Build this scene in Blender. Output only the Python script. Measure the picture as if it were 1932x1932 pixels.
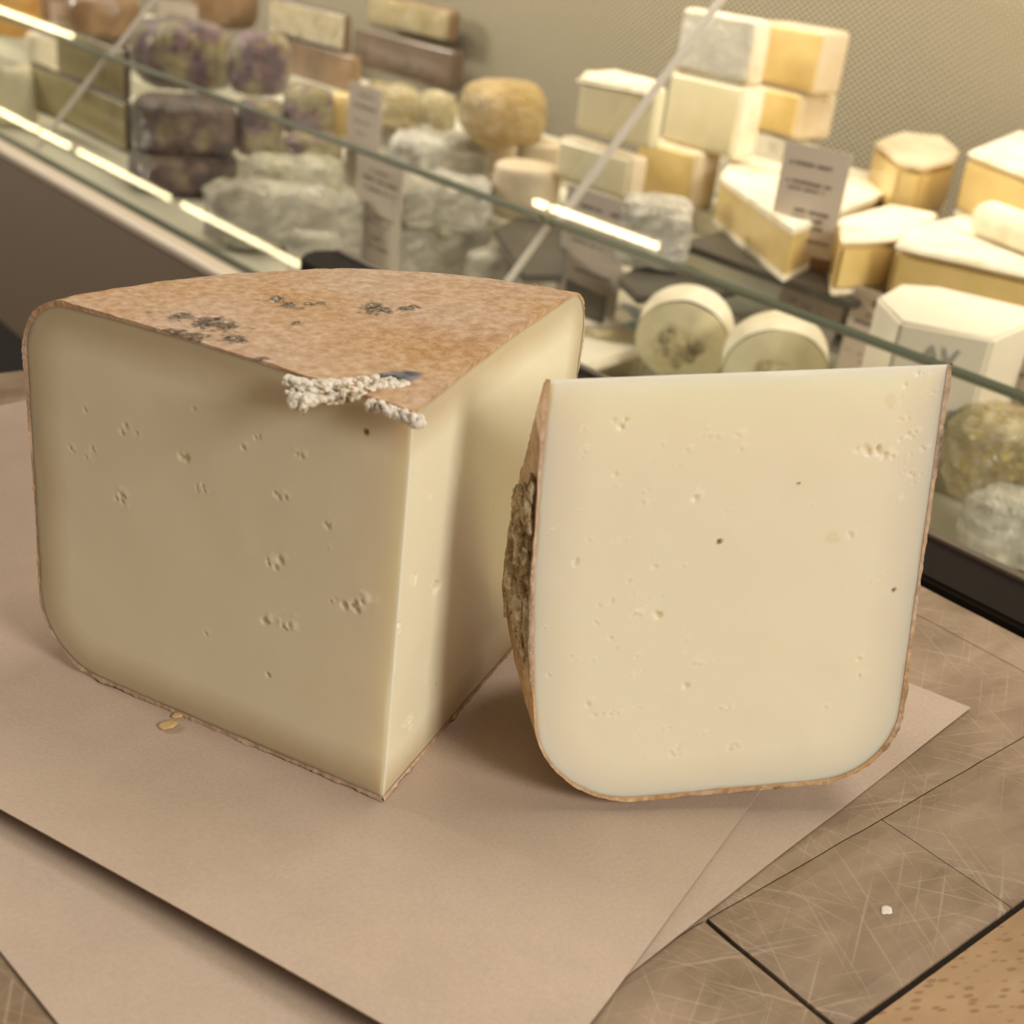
import bpy, bmesh, math, random
import numpy as np
from mathutils import Matrix, Vector
for o in list(bpy.data.objects): bpy.data.objects.remove(o)
SC = bpy.context.scene; COL = SC.collection
random.seed(4)

# ------------------------------------------------------------ camera
RM = np.array([[0.770661940873643, 0.19701451113797697, -0.6060243025571946],
               [-0.628164381730168, 0.3948355794303524, -0.6704583318458013],
               [0.10718993616206095, 0.8973796006244869, 0.4280422525506232]])
CH = 0.21796731486703072; FP = 2400.0; CP = 966.0
CAM = np.array([0, 0, CH])
cd = bpy.data.cameras.new('camera'); co = bpy.data.objects.new('camera', cd); COL.objects.link(co)
m4 = Matrix.Identity(4)
for i in range(3):
    for j in range(3): m4[i][j] = RM[i][j]
m4[2][3] = CH
co.matrix_world = m4
cd.sensor_width = 36; cd.sensor_fit = 'HORIZONTAL'; cd.lens = FP / 1932 * 36
cd.clip_start = 0.01
cd.dof.use_dof = True; cd.dof.focus_distance = 0.36; cd.dof.aperture_fstop = 15.5
SC.camera = co

def S(r, g, b):
    f = lambda c: ((c/255+.055)/1.055)**2.4 if c/255 > .04045 else c/255/12.92
    return (f(r), f(g), f(b), 1)

# ------------------------------------------------------------ light
w = bpy.data.worlds.new('room_ambience'); SC.world = w; w.use_nodes = True
w.node_tree.nodes['Background'].inputs[0].default_value = (1.0, .90, .78, 1)
w.node_tree.nodes['Background'].inputs[1].default_value = 0.19
def area(name, loc, target, sx, sy, power, col):
    d = bpy.data.lights.new(name, 'AREA'); d.shape = 'RECTANGLE'; d.size = sx; d.size_y = sy
    d.energy = power; d.color = col
    o = bpy.data.objects.new(name, d); COL.objects.link(o); o.location = loc
    o.rotation_euler = (Vector(target)-Vector(loc)).to_track_quat('-Z', 'Y').to_euler()
    return o
WARM = (1, .91, .74)
area('shop_light_behind', (.42, -1.50, .95), (.22, .2, .06), .6, .6, 29, (1, .94, .84))
area('ceiling_light_middle', (1.0, .2, 2.05), (.2, .3, 0), 1.0, 1.0, 19, (1, .93, .84))
area('case_front_fill', (-1.95, 5.2, 2.0), (.6, .9, 0), 1.0, 1.0, 205, (1, .92, .80))  # unseen fill, added to brighten the labels and case fronts
area('case_light', (0.80, .75, .62), (.98, .75, -.03), 2.4, .12, 12.3, WARM)
area('case_light', (0.80, 2.62, .62), (.98, 2.62, -.03), 1.3, .12, 7, WARM)
vs = SC.view_settings
vs.view_transform = 'Standard'; vs.look = 'None'; vs.exposure = 0.0; vs.gamma = 1.0
vs.use_curve_mapping = False

# ------------------------------------------------------------ measuring
def ray(px, py): return RM @ np.array([px-CP, -(py-CP), -FP]) / FP
def onz(px, py, z): d = ray(px, py); return CAM + d*(z-CAM[2])/d[2]
def onx(px, py, x): d = ray(px, py); return CAM + d*x/d[0]
def onpl(px, py, p0, n):
    d = ray(px, py); return CAM + d*((np.array(p0)-CAM) @ n)/(d @ n)
def proj(p):
    v = RM.T @ (np.array(p, float)-CAM); return CP+FP*v[0]/-v[2], CP-FP*v[1]/-v[2]
def bis(fn, a, b):
    fa = fn(a)
    for _ in range(50):
        c = (a+b)/2
        if (fn(c) > 0) == (fa > 0): a = c
        else: b = c
    return (a+b)/2
def zat(xy, py): return bis(lambda z: proj((xy[0], xy[1], z))[1]-py, -.6, .3)

# ------------------------------------------------------------ numpy noise
def _h(i, j, k, s):
    n = (i*374761393 + j*668265263 + k*2147483647 + s*974634777) & 0xffffffff
    n = ((n ^ (n >> 13))*1274126177) & 0xffffffff
    return ((n ^ (n >> 16)) & 0xffff)/65535.0
def noise(P, sc, seed=0):
    P = np.asarray(P, float)/sc; I = np.floor(P).astype(np.int64); F = P-I; F = F*F*(3-2*F)
    r = 0
    for a in (0, 1):
        for b in (0, 1):
            for c in (0, 1):
                wt = (F[..., 0] if a else 1-F[..., 0])*(F[..., 1] if b else 1-F[..., 1])*(F[..., 2] if c else 1-F[..., 2])
                r = r + wt*_h(I[..., 0]+a, I[..., 1]+b, I[..., 2]+c, seed)
    return r*2-1
def fbm(P, sc, octv=4, seed=0):
    r = 0; a = 1
    for o in range(octv): r = r+a*noise(P, sc, seed+o*7); sc /= 2.1; a *= .5
    return r/1.8
def sstep(a, b, x):
    t = np.clip((x-a)/(b-a), 0, 1); return t*t*(3-2*t)

# ------------------------------------------------------------ objects
def tag(o, label=None, cat=None, group=None, kind=None):
    if label: o['label'] = label
    if cat: o['category'] = cat
    if group: o['group'] = group
    if kind: o['kind'] = kind
    return o
def empty(name, loc, label, cat, group=None):
    o = bpy.data.objects.new(name, None); COL.objects.link(o); o.location = loc; o.empty_display_size = .01
    return tag(o, label, cat, group)
def link(name, me, mats, parent=None, smooth=True):
    o = bpy.data.objects.new(name, me); COL.objects.link(o)
    for m in (mats if isinstance(mats, (list, tuple)) else [mats]): me.materials.append(m)
    if smooth:
        me.polygons.foreach_set('use_smooth', [True]*len(me.polygons))
    if parent:
        o.parent = parent; o.matrix_parent_inverse = parent.matrix_basis.inverted()
    return o
def mesh(name, V, F, mats, parent=None, smooth=True, attrs=None, mi=None, auto=None):
    me = bpy.data.meshes.new(name)
    me.from_pydata([tuple(v) for v in np.asarray(V, float)], [], [tuple(int(i) for i in f) for f in F])
    if attrs:
        for k, a in attrs.items():
            at = me.attributes.new(k, 'FLOAT', 'POINT'); at.data.foreach_set('value', np.asarray(a, float).ravel())
    if mi is not None: me.polygons.foreach_set('material_index', mi)
    me.update()
    o = link(name, me, mats, parent, smooth)
    if auto is not None and smooth: me.set_sharp_from_angle(angle=math.radians(auto))
    return o
def gridfaces(n, m, off=0, wrap=False, flip=False):
    i, j = np.meshgrid(np.arange(n-1), np.arange(m-1 if not wrap else m), indexing='ij')
    a = i*m+j; b = i*m+(j+1) % m; c = (i+1)*m+(j+1) % m; d = (i+1)*m+j
    F = np.stack([a, b, c, d], -1).reshape(-1, 4)+off
    return F[:, ::-1] if flip else F
def box(name, lo, hi, mat, parent=None, bev=0.0, seg=2, smooth=True):
    bm = bmesh.new(); bmesh.ops.create_cube(bm, size=1)
    lo = np.array(lo, float); hi = np.array(hi, float)
    for v in bm.verts:
        for k in range(3): v.co[k] = (lo[k]+hi[k])/2+v.co[k]*(hi[k]-lo[k])
    if bev: bmesh.ops.bevel(bm, geom=bm.edges[:], offset=bev, segments=seg, affect='EDGES', profile=.6)
    me = bpy.data.meshes.new(name); bm.to_mesh(me); bm.free()
    o = link(name, me, mat, parent, smooth and bev > 0)
    if bev and smooth: me.set_sharp_from_angle(angle=math.radians(50))
    return o
def prismbm(poly, z0, z1, bev=.003, seg=2, nz=0.0, nsc=.03, seed=0, sub=0):
    bm = bmesh.new(); A = sum(poly[i][0]*poly[(i+1) % len(poly)][1]-poly[(i+1) % len(poly)][0]*poly[i][1] for i in range(len(poly)))
    if A < 0: poly = poly[::-1]
    b = [bm.verts.new((p[0], p[1], z0)) for p in poly]; t = [bm.verts.new((p[0], p[1], z1)) for p in poly]
    n = len(poly); bm.faces.new(b[::-1]); bm.faces.new(t)
    for i in range(n): bm.faces.new((b[i], b[(i+1) % n], t[(i+1) % n], t[i]))
    if bev: bmesh.ops.bevel(bm, geom=bm.edges[:], offset=bev, segments=seg, affect='EDGES', clamp_overlap=True)
    return bm
def bmobj(name, bm, mat, parent=None, smooth=True, ang=50):
    bmesh.ops.recalc_face_normals(bm, faces=bm.faces[:])
    me = bpy.data.meshes.new(name); bm.to_mesh(me); bm.free()
    o = link(name, me, mat, parent, smooth)
    if smooth: me.set_sharp_from_angle(angle=math.radians(ang))
    return o

# ------------------------------------------------------------ materials
class NB:
    def __init__(s, name):
        s.m = bpy.data.materials.new(name); s.m.use_nodes = True; s.t = s.m.node_tree; s.n = s.t.nodes
        s.b = s.n['Principled BSDF']; s.out = s.n['Material Output']
    def add(s, ty, **kw):
        nd = s.n.new(ty)
        for k, v in kw.items():
            if k.startswith('i_'):
                key = k[2:]; nd.inputs[int(key) if key.isdigit() else key].default_value = v
            else: setattr(nd, k, v)
        return nd
    def L(s, a, b): s.t.links.new(a, b); return b
    def co(s, scale=(1, 1, 1), rot=(0, 0, 0), kind='Object'):
        tc = s.add('ShaderNodeTexCoord'); mp = s.add('ShaderNodeMapping'); mp.inputs['Scale'].default_value = scale; mp.inputs['Rotation'].default_value = rot
        if any(rot):
            m0 = s.add('ShaderNodeMapping'); m0.inputs['Rotation'].default_value = rot; mp.inputs['Rotation'].default_value = (0, 0, 0)
            s.L(tc.outputs[kind], m0.inputs[0]); s.L(m0.outputs[0], mp.inputs[0]); return mp.outputs[0]
        s.L(tc.outputs[kind], mp.inputs[0]); return mp.outputs[0]
    def noise(s, v, sc, det=4, rough=.55, dist=0.):
        n = s.add('ShaderNodeTexNoise'); n.inputs['Scale'].default_value = sc; n.inputs['Detail'].default_value = det
        n.inputs['Roughness'].default_value = rough; n.inputs['Distortion'].default_value = dist
        if v is not None: s.L(v, n.inputs['Vector'])
        return n.outputs[0]
    def ramp(s, v, stops, interp='LINEAR'):
        r = s.add('ShaderNodeValToRGB'); e = r.color_ramp.elements; r.color_ramp.interpolation = interp
        while len(e) < len(stops): e.new(.5)
        for k, (p, c) in enumerate(stops): e[k].position = p; e[k].color = c
        s.L(v, r.inputs[0]); return r.outputs[0]
    def mix(s, f, a, b, mode='MIX'):
        m = s.add('ShaderNodeMix', data_type='RGBA', blend_type=mode)
        for k, x in ((0, f), (6, a), (7, b)):
            if isinstance(x, (int, float, tuple)): m.inputs[k].default_value = x
            else: s.L(x, m.inputs[k])
        return m.outputs[2]
    def math(s, op, a, b=None, c=None):
        m = s.add('ShaderNodeMath', operation=op)
        for k, x in enumerate((a, b, c)):
            if x is None: continue
            if isinstance(x, (int, float)): m.inputs[k].default_value = x
            else: s.L(x, m.inputs[k])
        return m.outputs[0]
    def attr(s, n):
        a = s.add('ShaderNodeAttribute', attribute_name=n); return a.outputs['Fac']
    def bump(s, hgt, st, dist=.001, nrm=None):
        b = s.add('ShaderNodeBump'); b.inputs['Strength'].default_value = st; b.inputs['Distance'].default_value = dist
        s.L(hgt, b.inputs['Height'])
        if nrm is not None: s.L(nrm, b.inputs['Normal'])
        return b.outputs[0]
    def fin(s, col=None, rough=.5, nrm=None, coat=0, sss=0, rad=(.01, .006, .003), spec=.5, metal=0):
        B = s.b.inputs
        if col is not None:
            if isinstance(col, tuple): B['Base Color'].default_value = col
            else: s.L(col, B['Base Color'])
        if isinstance(rough, (int, float)): B['Roughness'].default_value = rough
        else: s.L(rough, B['Roughness'])
        if nrm is not None:
            s.L(nrm, B['Normal'])
            if coat: s.L(nrm, B['Coat Normal'])
        B['Coat Weight'].default_value = coat; B['Coat Roughness'].default_value = .09
        B['Specular IOR Level'].default_value = spec; B['Metallic'].default_value = metal
        if sss:
            B['Subsurface Weight'].default_value = sss; B['Subsurface Radius'].default_value = rad; B['Subsurface Scale'].default_value = 1.0
        return s.m

def mat_plain(name, c, rough=.5, coat=0, metal=0, bump=0, bsc=80, spec=.5, var=.0):
    b = NB(name); v = b.co(); nrm = None; col = c
    if var:
        n = b.noise(v, bsc*.4, 4); d = tuple(x*(1-var) for x in c[:3])+(1,)
        col = b.ramp(n, [(.3, d), (.7, c)])
    if bump: nrm = b.bump(b.noise(v, bsc, 5), bump, .002)
    return b.fin(col, rough, nrm, coat, spec=spec, metal=metal)

def mat_paste(name, core, band, edge, sss=.55):
    b = NB(name); v = b.co(); rd = b.attr('rind_distance')
    n = b.math('MULTIPLY_ADD', b.noise(v, 60, 3), .0035, -.0017)
    d = b.math('MULTIPLY', b.math('ADD', rd, n), 40)
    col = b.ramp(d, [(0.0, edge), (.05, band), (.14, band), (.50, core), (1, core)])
    big = b.noise(v, 26, 3)
    col = b.mix(b.math('MULTIPLY', big, .20), col, tuple(x*y for x, y in zip(core[:3], (.96, .93, .86)))+(1,))
    pit = b.attr('pit')
    col = b.mix(b.math('MULTIPLY', pit, .55), col, tuple(x*y for x, y in zip(core[:3], (.84, .76, .58)))+(1,))
    fl = b.attr('fleck')
    col = b.mix(fl, col, S(250, 242, 215))
    dk = b.attr('dark')
    col = b.mix(dk, col, S(120, 72, 30))
    st = b.noise(b.co((260, 14, 260)), 1, 3)
    nm = b.bump(st, .05, .0006); nm = b.bump(b.noise(v, 900, 3), .07, .0004, nm)
    rough = b.math('MULTIPLY_ADD', b.noise(v, 130, 3), .25, .30)
    return b.fin(col, rough, nm, 0.0, sss, (.011, .008, .0048), spec=.42)

def mat_rind(name, c1, c2, c3):
    b = NB(name); v = b.co()
    n1 = b.noise(v, 38, 6, .62); n2 = b.noise(v, 330, 5, .65); n3 = b.noise(v, 12, 3)
    col = b.ramp(n1, [(.34, c1), (.52, c2), (.68, c3)])
    col = b.mix(b.ramp(n3, [(.42, (0, 0, 0, 1)), (.62, (1, 1, 1, 1))]), col, S(206, 178, 156), 'MIX')
    col = b.mix(.38, col, b.ramp(n2, [(.35, S(130, 98, 64)), (.5, S(192, 160, 124)), (.66, S(228, 212, 190))]))
    mo = b.attr('mould')
    mc = b.ramp(b.noise(v, 620, 4, .7), [(.38, S(62, 50, 40)), (.5, S(120, 102, 82)), (.60, S(150, 136, 116)), (.66, S(226, 214, 192))])
    col = b.mix(mo, col, mc)
    bl = b.attr('blue')
    col = b.mix(bl, col, b.ramp(b.noise(v, 300, 4), [(.35, S(62, 62, 70)), (.62, S(138, 134, 132))]))
    nm = b.bump(n2, .5, .0009); nm = b.bump(b.noise(v, 1100, 3), .4, .0004, nm)
    return b.fin(col, .72, nm, 0, spec=.3)

def mat_mould(name, stops, sc=420):
    b = NB(name); v = b.co()
    n = b.noise(v, sc, 5, .68, .6); n2 = b.noise(v, 110, 4, .6)
    col = b.ramp(b.math('ADD', b.math('MULTIPLY', n, .55), b.math('MULTIPLY', n2, .45)), stops)
    return b.fin(col, .85, b.bump(n, .7, .001), 0, spec=.2)

def mat_cheese(name, stops, sc=18, rough=.5, coat=0, bmp=.3, bsc=60, wrinkle=0, sss=.0, det=4):
    b = NB(name); v = b.co(); n = b.noise(v, sc, det, .6)
    col = b.ramp(n, stops)
    nm = b.bump(b.noise(v, bsc, 4, .6, .4), bmp, .004)
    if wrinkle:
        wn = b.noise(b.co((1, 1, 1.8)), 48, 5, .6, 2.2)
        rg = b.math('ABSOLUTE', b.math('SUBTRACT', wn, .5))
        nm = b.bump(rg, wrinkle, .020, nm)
        crease_glint = b.ramp(rg, [(.0, (1, 1, 1, 1)), (.045, (0, 0, 0, 1))]); col = b.mix(b.math('MULTIPLY', crease_glint, .5 if name.startswith('film') else .10), col, S(252, 249, 240))  # film highlights painted into the colour as near-white crease lines
        deep = b.ramp(rg, [(.09, (0, 0, 0, 1)), (.2, (1, 1, 1, 1))]); col = b.mix(b.math('MULTIPLY', deep, .30), col, S(196, 182, 146) if name.startswith('film') else S(120, 92, 70))  # fold shade painted into the colour as a darker tone
    return b.fin(col, rough, nm, coat, sss, (.01, .007, .003))

PASTE_A = mat_paste('cheese_paste_left_wedge', S(238, 229, 200), S(206, 186, 152), S(190, 156, 110))  # left wedge paste, with its own darker band near the rind
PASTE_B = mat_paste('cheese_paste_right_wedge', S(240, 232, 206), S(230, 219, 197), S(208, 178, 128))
RIND = mat_rind('natural_rind', S(186, 138, 82), S(200, 158, 110), S(206, 172, 134))
MOULD_W = mat_mould('white_mould', [(.41, S(92, 74, 50)), (.45, S(172, 152, 120)), (.51, S(232, 222, 204)), (.7, S(246, 240, 228))])
MOULD_G = mat_mould('grey_mould', [(.36, S(104, 82, 56)), (.46, S(166, 142, 106)), (.54, S(200, 182, 150)), (.64, S(232, 220, 196))])

# wood
def mat_wood(name, base, dark, light, grain_axis=0, fleck=False, scr=True):
    b = NB(name); sc = (11, 34, 34) if grain_axis == 0 else (34, 11, 34)
    v = b.co(sc); o = b.co()
    g = b.noise(v, 2.2, 8, .62, .6); big = b.noise(o, 14, 4, .6)
    oi = b.attr('plank')
    x = b.math('ADD', b.math('MULTIPLY', g, .45), b.math('MULTIPLY', big, .55))
    x = b.math('ADD', x, b.math('MULTIPLY_ADD', oi, .10, -.05))
    col = b.ramp(x, [(.32, dark), (.5, base), (.68, light)])
    st = b.ramp(b.noise(b.co((9, 22, 9), (0, 0, .5)), 1.6, 5, .6), [(.55, (0, 0, 0, 1)), (.72, (1, 1, 1, 1))])
    col = b.mix(b.math('MULTIPLY', st, .45 if not fleck else .1), col, S(126, 96, 66))
    nm = None
    if scr:
        for k, (rz, amt) in enumerate(((.9, .34), (-.5, .30), (1.35, .26), (.35, .3), (-1.1, .3))):
            s_ = b.noise(b.co((16, 900, 16), (0, 0, rz)), 1, 2, .5)
            msk = b.math('MULTIPLY', b.ramp(s_, [(.63, (0, 0, 0, 1)), (.69, (1, 1, 1, 1))]), amt)
            col = b.mix(msk, col, S(196, 176, 150))
    if fleck:
        vo = b.add('ShaderNodeTexVoronoi'); vo.inputs['Scale'].default_value = 1; b.L(b.co((210, 520, 210), (0, 0, .35)), vo.inputs['Vector'])
        col = b.mix(b.math('MULTIPLY', b.ramp(vo.outputs['Distance'], [(.24, (1, 1, 1, 1)), (.38, (0, 0, 0, 1))]), .5), col, S(120, 78, 44))
    nm = b.bump(g, .25, .0006); nm = b.bump(b.noise(o, 700, 4), .15, .0004, nm)
    return b.fin(col, b.math('MULTIPLY_ADD', big, .25, .36), nm, 0, spec=.42)
WOOD = mat_wood('worn_maple', S(148, 126, 102), S(112, 91, 69), S(172, 150, 126))
BEECH = mat_wood('beech_strip', S(176, 144, 106), S(158, 127, 92), S(190, 160, 122), fleck=True, scr=False)
GAP = mat_plain('dirty_joint', S(46, 36, 26), .9, bump=.5, bsc=600)

def mat_paper():
    b = NB('kraft_butcher_paper'); v = b.co()
    n = b.noise(v, 55, 5, .6); f = b.noise(v, 900, 4, .7)
    col = b.ramp(n, [(.3, S(184, 164, 146)), (.7, S(194, 173, 154))])
    col = b.mix(.25, col, b.ramp(f, [(.35, S(168, 148, 128)), (.65, S(208, 190, 172))]))
    nm = b.bump(f, .22, .0003); nm = b.bump(b.noise(v, 28, 3), .12, .004, nm)
    return b.fin(col, .62, nm, 0, .0, spec=.3)
PAPER = mat_paper()

# case
STEEL = mat_plain('dull_grey_panel', S(120, 104, 84), .55, bump=.1, bsc=40, spec=.4)
TRIM = mat_plain('aluminium_trim', S(214, 198, 176), .4, metal=.0)
DECKM = mat_plain('brushed_deck', S(206, 202, 182), .42, metal=.0, bump=.05)
RAILM = mat_plain('dark_brown_metal', S(26, 19, 13), .6, spec=.1)
BLACKM = mat_plain('black_gasket', S(22, 20, 17), .6)
FLOORM = mat_wood('brown_floorboards', S(92, 62, 38), S(66, 44, 28), S(112, 78, 50))
SLATE = mat_plain('dark_slate', S(84, 78, 68), .5, bump=.4, bsc=90, var=.3)
WALLM = mat_plain('plain_wall', S(170, 158, 138), .8)
def mat_emboss():
    b = NB('embossed_steel'); tc = b.add('ShaderNodeTexCoord'); sp = b.add('ShaderNodeSeparateXYZ'); b.L(tc.outputs['Object'], sp.inputs[0])
    y = b.math('MULTIPLY', sp.outputs[1], 2*math.pi/.0088); z = b.math('MULTIPLY', sp.outputs[2], 2*math.pi/.0066)
    s = b.math('ADD', b.math('COSINE', b.math('ADD', y, z)), b.math('COSINE', b.math('SUBTRACT', y, z)))
    h = b.math('MULTIPLY_ADD', s, .25, .5)
    col = b.ramp(h, [(.25, S(112, 103, 84)), (.55, S(142, 132, 110)), (.88, S(214, 204, 178))])  # dots lightened and ground darkened in colour, standing in for relief shading
    big = b.noise(b.co(), 2.5, 2)
    return b.fin(col, .6, b.bump(h, .5, .003), 0, metal=.0, spec=.3)
EMBOSS = mat_emboss()
def mat_glass(name, tint, refl=1.0):
    b = NB(name); n = b.n; n.remove(b.b)
    tr = b.add('ShaderNodeBsdfTransparent'); tr.inputs[0].default_value = tint
    gl = b.add('ShaderNodeBsdfGlossy'); gl.inputs['Roughness'].default_value = .006; gl.inputs[0].default_value = (refl, refl, refl*.96, 1)
    fr = b.add('ShaderNodeFresnel'); fr.inputs[0].default_value = 1.5
    mx = b.add('ShaderNodeMixShader'); ge = b.add('ShaderNodeNewGeometry'); b.L(b.math('MULTIPLY', fr.outputs[0], b.math('SUBTRACT', 1.0, ge.outputs['Backfacing'])), mx.inputs[0]); b.L(tr.outputs[0], mx.inputs[1]); b.L(gl.outputs[0], mx.inputs[2])
    b.L(mx.outputs[0], b.out.inputs[0]); return b.m
GLASS = mat_glass('front_glass', (.982, .986, .968, 1))
GLASSU = mat_glass('upper_glass', (.985, .99, .985, 1), 1.0)
GEDGE = mat_plain('green_glass_edge', S(98, 104, 84), .3, spec=.5)
STRIP = NB('frosted_strip'); STRIP = STRIP.fin(S(206, 196, 188), .3, None, 0)

# ------------------------------------------------------------ setting
Zd = -.10
fl = box('floor', (-3, -3, -.95), (4, 9, -.9), FLOORM); tag(fl, kind='structure')

# ------------------------------------------------------------ display case
case = empty('display_case', (.9, 1.5, -.9), 'long refrigerated cheese display case with slanted glass front and embossed steel back', 'display case')
Y0, Y1 = -.9, 4.6
box('front_panel', (.50, Y0, -.30), (.53, Y1, -.092), STEEL, case, .004)
box('plinth', (.56, Y0, -.9), (1.5, Y1, -.29), BLACKM, case)
box('lip_trim', (.492, Y0, -.0915), (.512, Y1, -.0815), TRIM, case, .004, 4)
box('gasket', (.5125, Y0, -.094), (.5235, Y1, -.0825), mat_plain('green_gasket', S(60, 66, 50), .4), case)
XW = 1.16; SX, SD, SR = .73, .055, .0215
st_ = [(.5245, -.125)]; st_.append((.5245, Zd))
for k in range(4): st_ += [(SX+k*SD, Zd+SR*k), (SX+k*SD, Zd+SR*(k+1))]
st_ += [(1.0, Zd+SR*4), (1.0, -.125)]
V = [(x, y, z) for y in (Y0, Y1) for x, z in st_]; n_ = len(st_)
bm = bmesh.new(); vv = [bm.verts.new(v) for v in V]; bm.faces.new(vv[:n_]); bm.faces.new(vv[n_:][::-1])
for k in range(n_): bm.faces.new((vv[k], vv[(k+1) % n_], vv[n_+(k+1) % n_], vv[n_+k]))
bmobj('deck', bm, DECKM, case, False)
box('back_panel', (XW, Y0, -.3), (XW+.02, Y1, .60), EMBOSS, case)
box('spill_blocker', (.735, Y0, .50), (.742, Y1, .68), TRIM, case)  # unseen panel added to keep the case light off the counter
box('spill_blocker_top', (.735, Y0, .68), (.90, Y1, .687), TRIM, case)  # unseen top of the added light blocker
def stepz(x):
    if x <= SX: return Zd
    return Zd+SR*min(4, math.ceil((x-SX)/SD-1e-6))
class D:
    def __init__(s, up=0): s.up = up
def level(z, fn):
    """z: a height, or D(up) above the stepped deck; fn(z) -> largest x of the footprint at that base height"""
    if not isinstance(z, D): return z
    for k in range(5):
        L_ = Zd+SR*k
        if stepz(fn(L_+z.up)) <= L_+z.up+1e-6: return L_+z.up+.0003
    return Zd+SR*4+z.up+.0003
g0 = np.array([.5125, 0, -.0785]); gt = np.array([.09, 0, .105]); gt /= np.linalg.norm(gt); gn = np.array([-gt[2], 0, gt[0]])
gp = np.array([.5, 0, -.077])
def glass_pane(name, s0, s1, y0, y1, th, mat, edge, top=True):
    c = []
    for y in (y0, y1):
        for (s, t) in ((s0, 0), (s1, 0), (s1, th), (s0, th)):
            p = gp+gt*s-gn*t; c.append((p[0], y, p[2]))
    F = [(0, 1, 5, 4), (1, 2, 6, 5), (2, 3, 7, 6), (3, 0, 4, 7), (0, 3, 2, 1), (4, 5, 6, 7)]
    return mesh(name, c, F, [mat, edge], case, False, mi=[0, 1 if top else 0, 0, 0, 0, 0])
SL = .1385
def edge_bar(y0, y1):
    c = []
    for y in (y0, y1):
        for (s, t) in ((SL-.0026, -.0002), (SL+.0006, -.0002), (SL+.0006, .0062), (SL-.0026, .0062)):
            p = gp+gt*s-gn*t; c.append((p[0], y, p[2]))
    return mesh('polished_glass_edge', c, [(0, 1, 5, 4), (1, 2, 6, 5), (2, 3, 7, 6), (3, 0, 4, 7), (0, 3, 2, 1), (4, 5, 6, 7)], GEDGE, case, False)
for (a, b_) in ((-.85, .655), (.659, 1.400), (1.404, 4.5)):
    glass_pane('lower_glass_pane', .008, SL-.0028, a, b_, .006, GLASS, GEDGE); edge_bar(a, b_)
for (a, b_) in ((-.85, .655), (.659, 1.400), (1.404, 4.5)):
    glass_pane('upper_glass_pane', SL+.0008, .36, a, b_, .0012, GLASSU, GLASSU, False)
for y in (.657, 1.402):
    for (s0, s1, dy, th, wd) in ((.012, SL-.003, 0, .004, .0032), (SL+.002, .36, -.006, .004, .0042)):
        c = []
        for yy in (y+dy-wd/2, y+dy+wd/2):
            for (s, t) in ((s0, .0075), (s1, .0075), (s1, .0075+th), (s0, .0075+th)):
                p = gp+gt*s-gn*t; c.append((p[0], yy, p[2]))
        mesh('glass_support_strip', c, [(0, 1, 5, 4), (1, 2, 6, 5), (2, 3, 7, 6), (3, 0, 4, 7), (0, 3, 2, 1), (4, 5, 6, 7)], STRIP, case, False)

# bumper rail with rounded end
pr = []
ye = .703
pr += [(.452, -.5), (.452, ye-.004), (.446, ye)]
for k in range(9):
    a = math.pi/2+k/8*math.pi/2; pr.append((.4365+.020*math.cos(a), ye-.022+.022*math.sin(a)))
pr.append((.4115, -.5))
pr = [(max(x, .4165), y) for x, y in pr]
bm = prismbm(pr, -.07, .0025, .0035, 3)
rl = bmobj('bumper_rail', bm, RAILM, case)
box('rail_edge', (.4475, -.5, .002), (.4525, ye-.006, .0045), mat_plain('brown_edge', S(92, 78, 62), .45), case, .001)
for y in (-.2, .3): box('rail_bracket', (.45, y, -.060), (.503, y+.03, -.03), BLACKM, case)

# ------------------------------------------------------------ work table (chopping block)
table = empty('butcher_block_table', (.1, .25, -.9), 'worn wooden butcher block table with scratched planks and dark joints', 'table')
planks = [(-.30, .1340, .0990, .1397, 0), (.1344, .2054, .0990, .1397, 1), (.2070, .2784, .0990, .1397, 0), (.2787, .3914, .0990, .1397, 0),
          (-.30, .3914, .1401, .258, 0), (-.30, .3914, .2584, .41, 0), (-.30, .3914, .4104, .5655, 0), (.3919, .413, .0985, .5655, 0)]
rr = random.Random(3)
V = []; F = []; PA = []
for (x0, x1, y0, y1, _) in planks:
    nx = max(2, int((x1-x0)/.004)); ny = max(2, int((y1-y0)/.004)); r_ = rr.random()
    X, Y = np.meshgrid(np.linspace(x0, x1, nx), np.linspace(y0, y1, ny), indexing='ij')
    P = np.stack([X, Y, X*0], -1)
    # chipped, slightly rounded borders
    e = np.minimum.reduce([X-x0, x1-X, Y-y0, y1-Y]); Z = -.0006*(1-sstep(0, .002, e))
    jag = fbm(P, .01, 3, 5)*.00022
    X2 = X+np.where((X == x0) | (X == x1), jag, 0); Y2 = Y+np.where((Y == y0) | (Y == y1), jag, 0)
    top = np.stack([X2, Y2, Z], -1).reshape(-1, 3); n0 = len(V); V += list(top); F += list(gridfaces(nx, ny, n0)[:, ::-1]); 
    # skirts
    ring = [i*ny for i in range(nx)]+[(nx-1)*ny+j for j in range(1, ny)]+[i*ny+ny-1 for i in range(nx-2, -1, -1)]+[j for j in range(ny-2, 0, -1)]
    base = len(V)
    for i in ring: p = top[i].copy(); p[2] = -.05; V.append(p)
    for k in range(len(ring)):
        k2 = (k+1) % len(ring); F.append((n0+ring[k], n0+ring[k2], base+k2, base+k))
    PA += [r_]*(len(V)-len(PA))
mesh('block_planks', V, F, WOOD, table, False, {'plank': PA})
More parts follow.
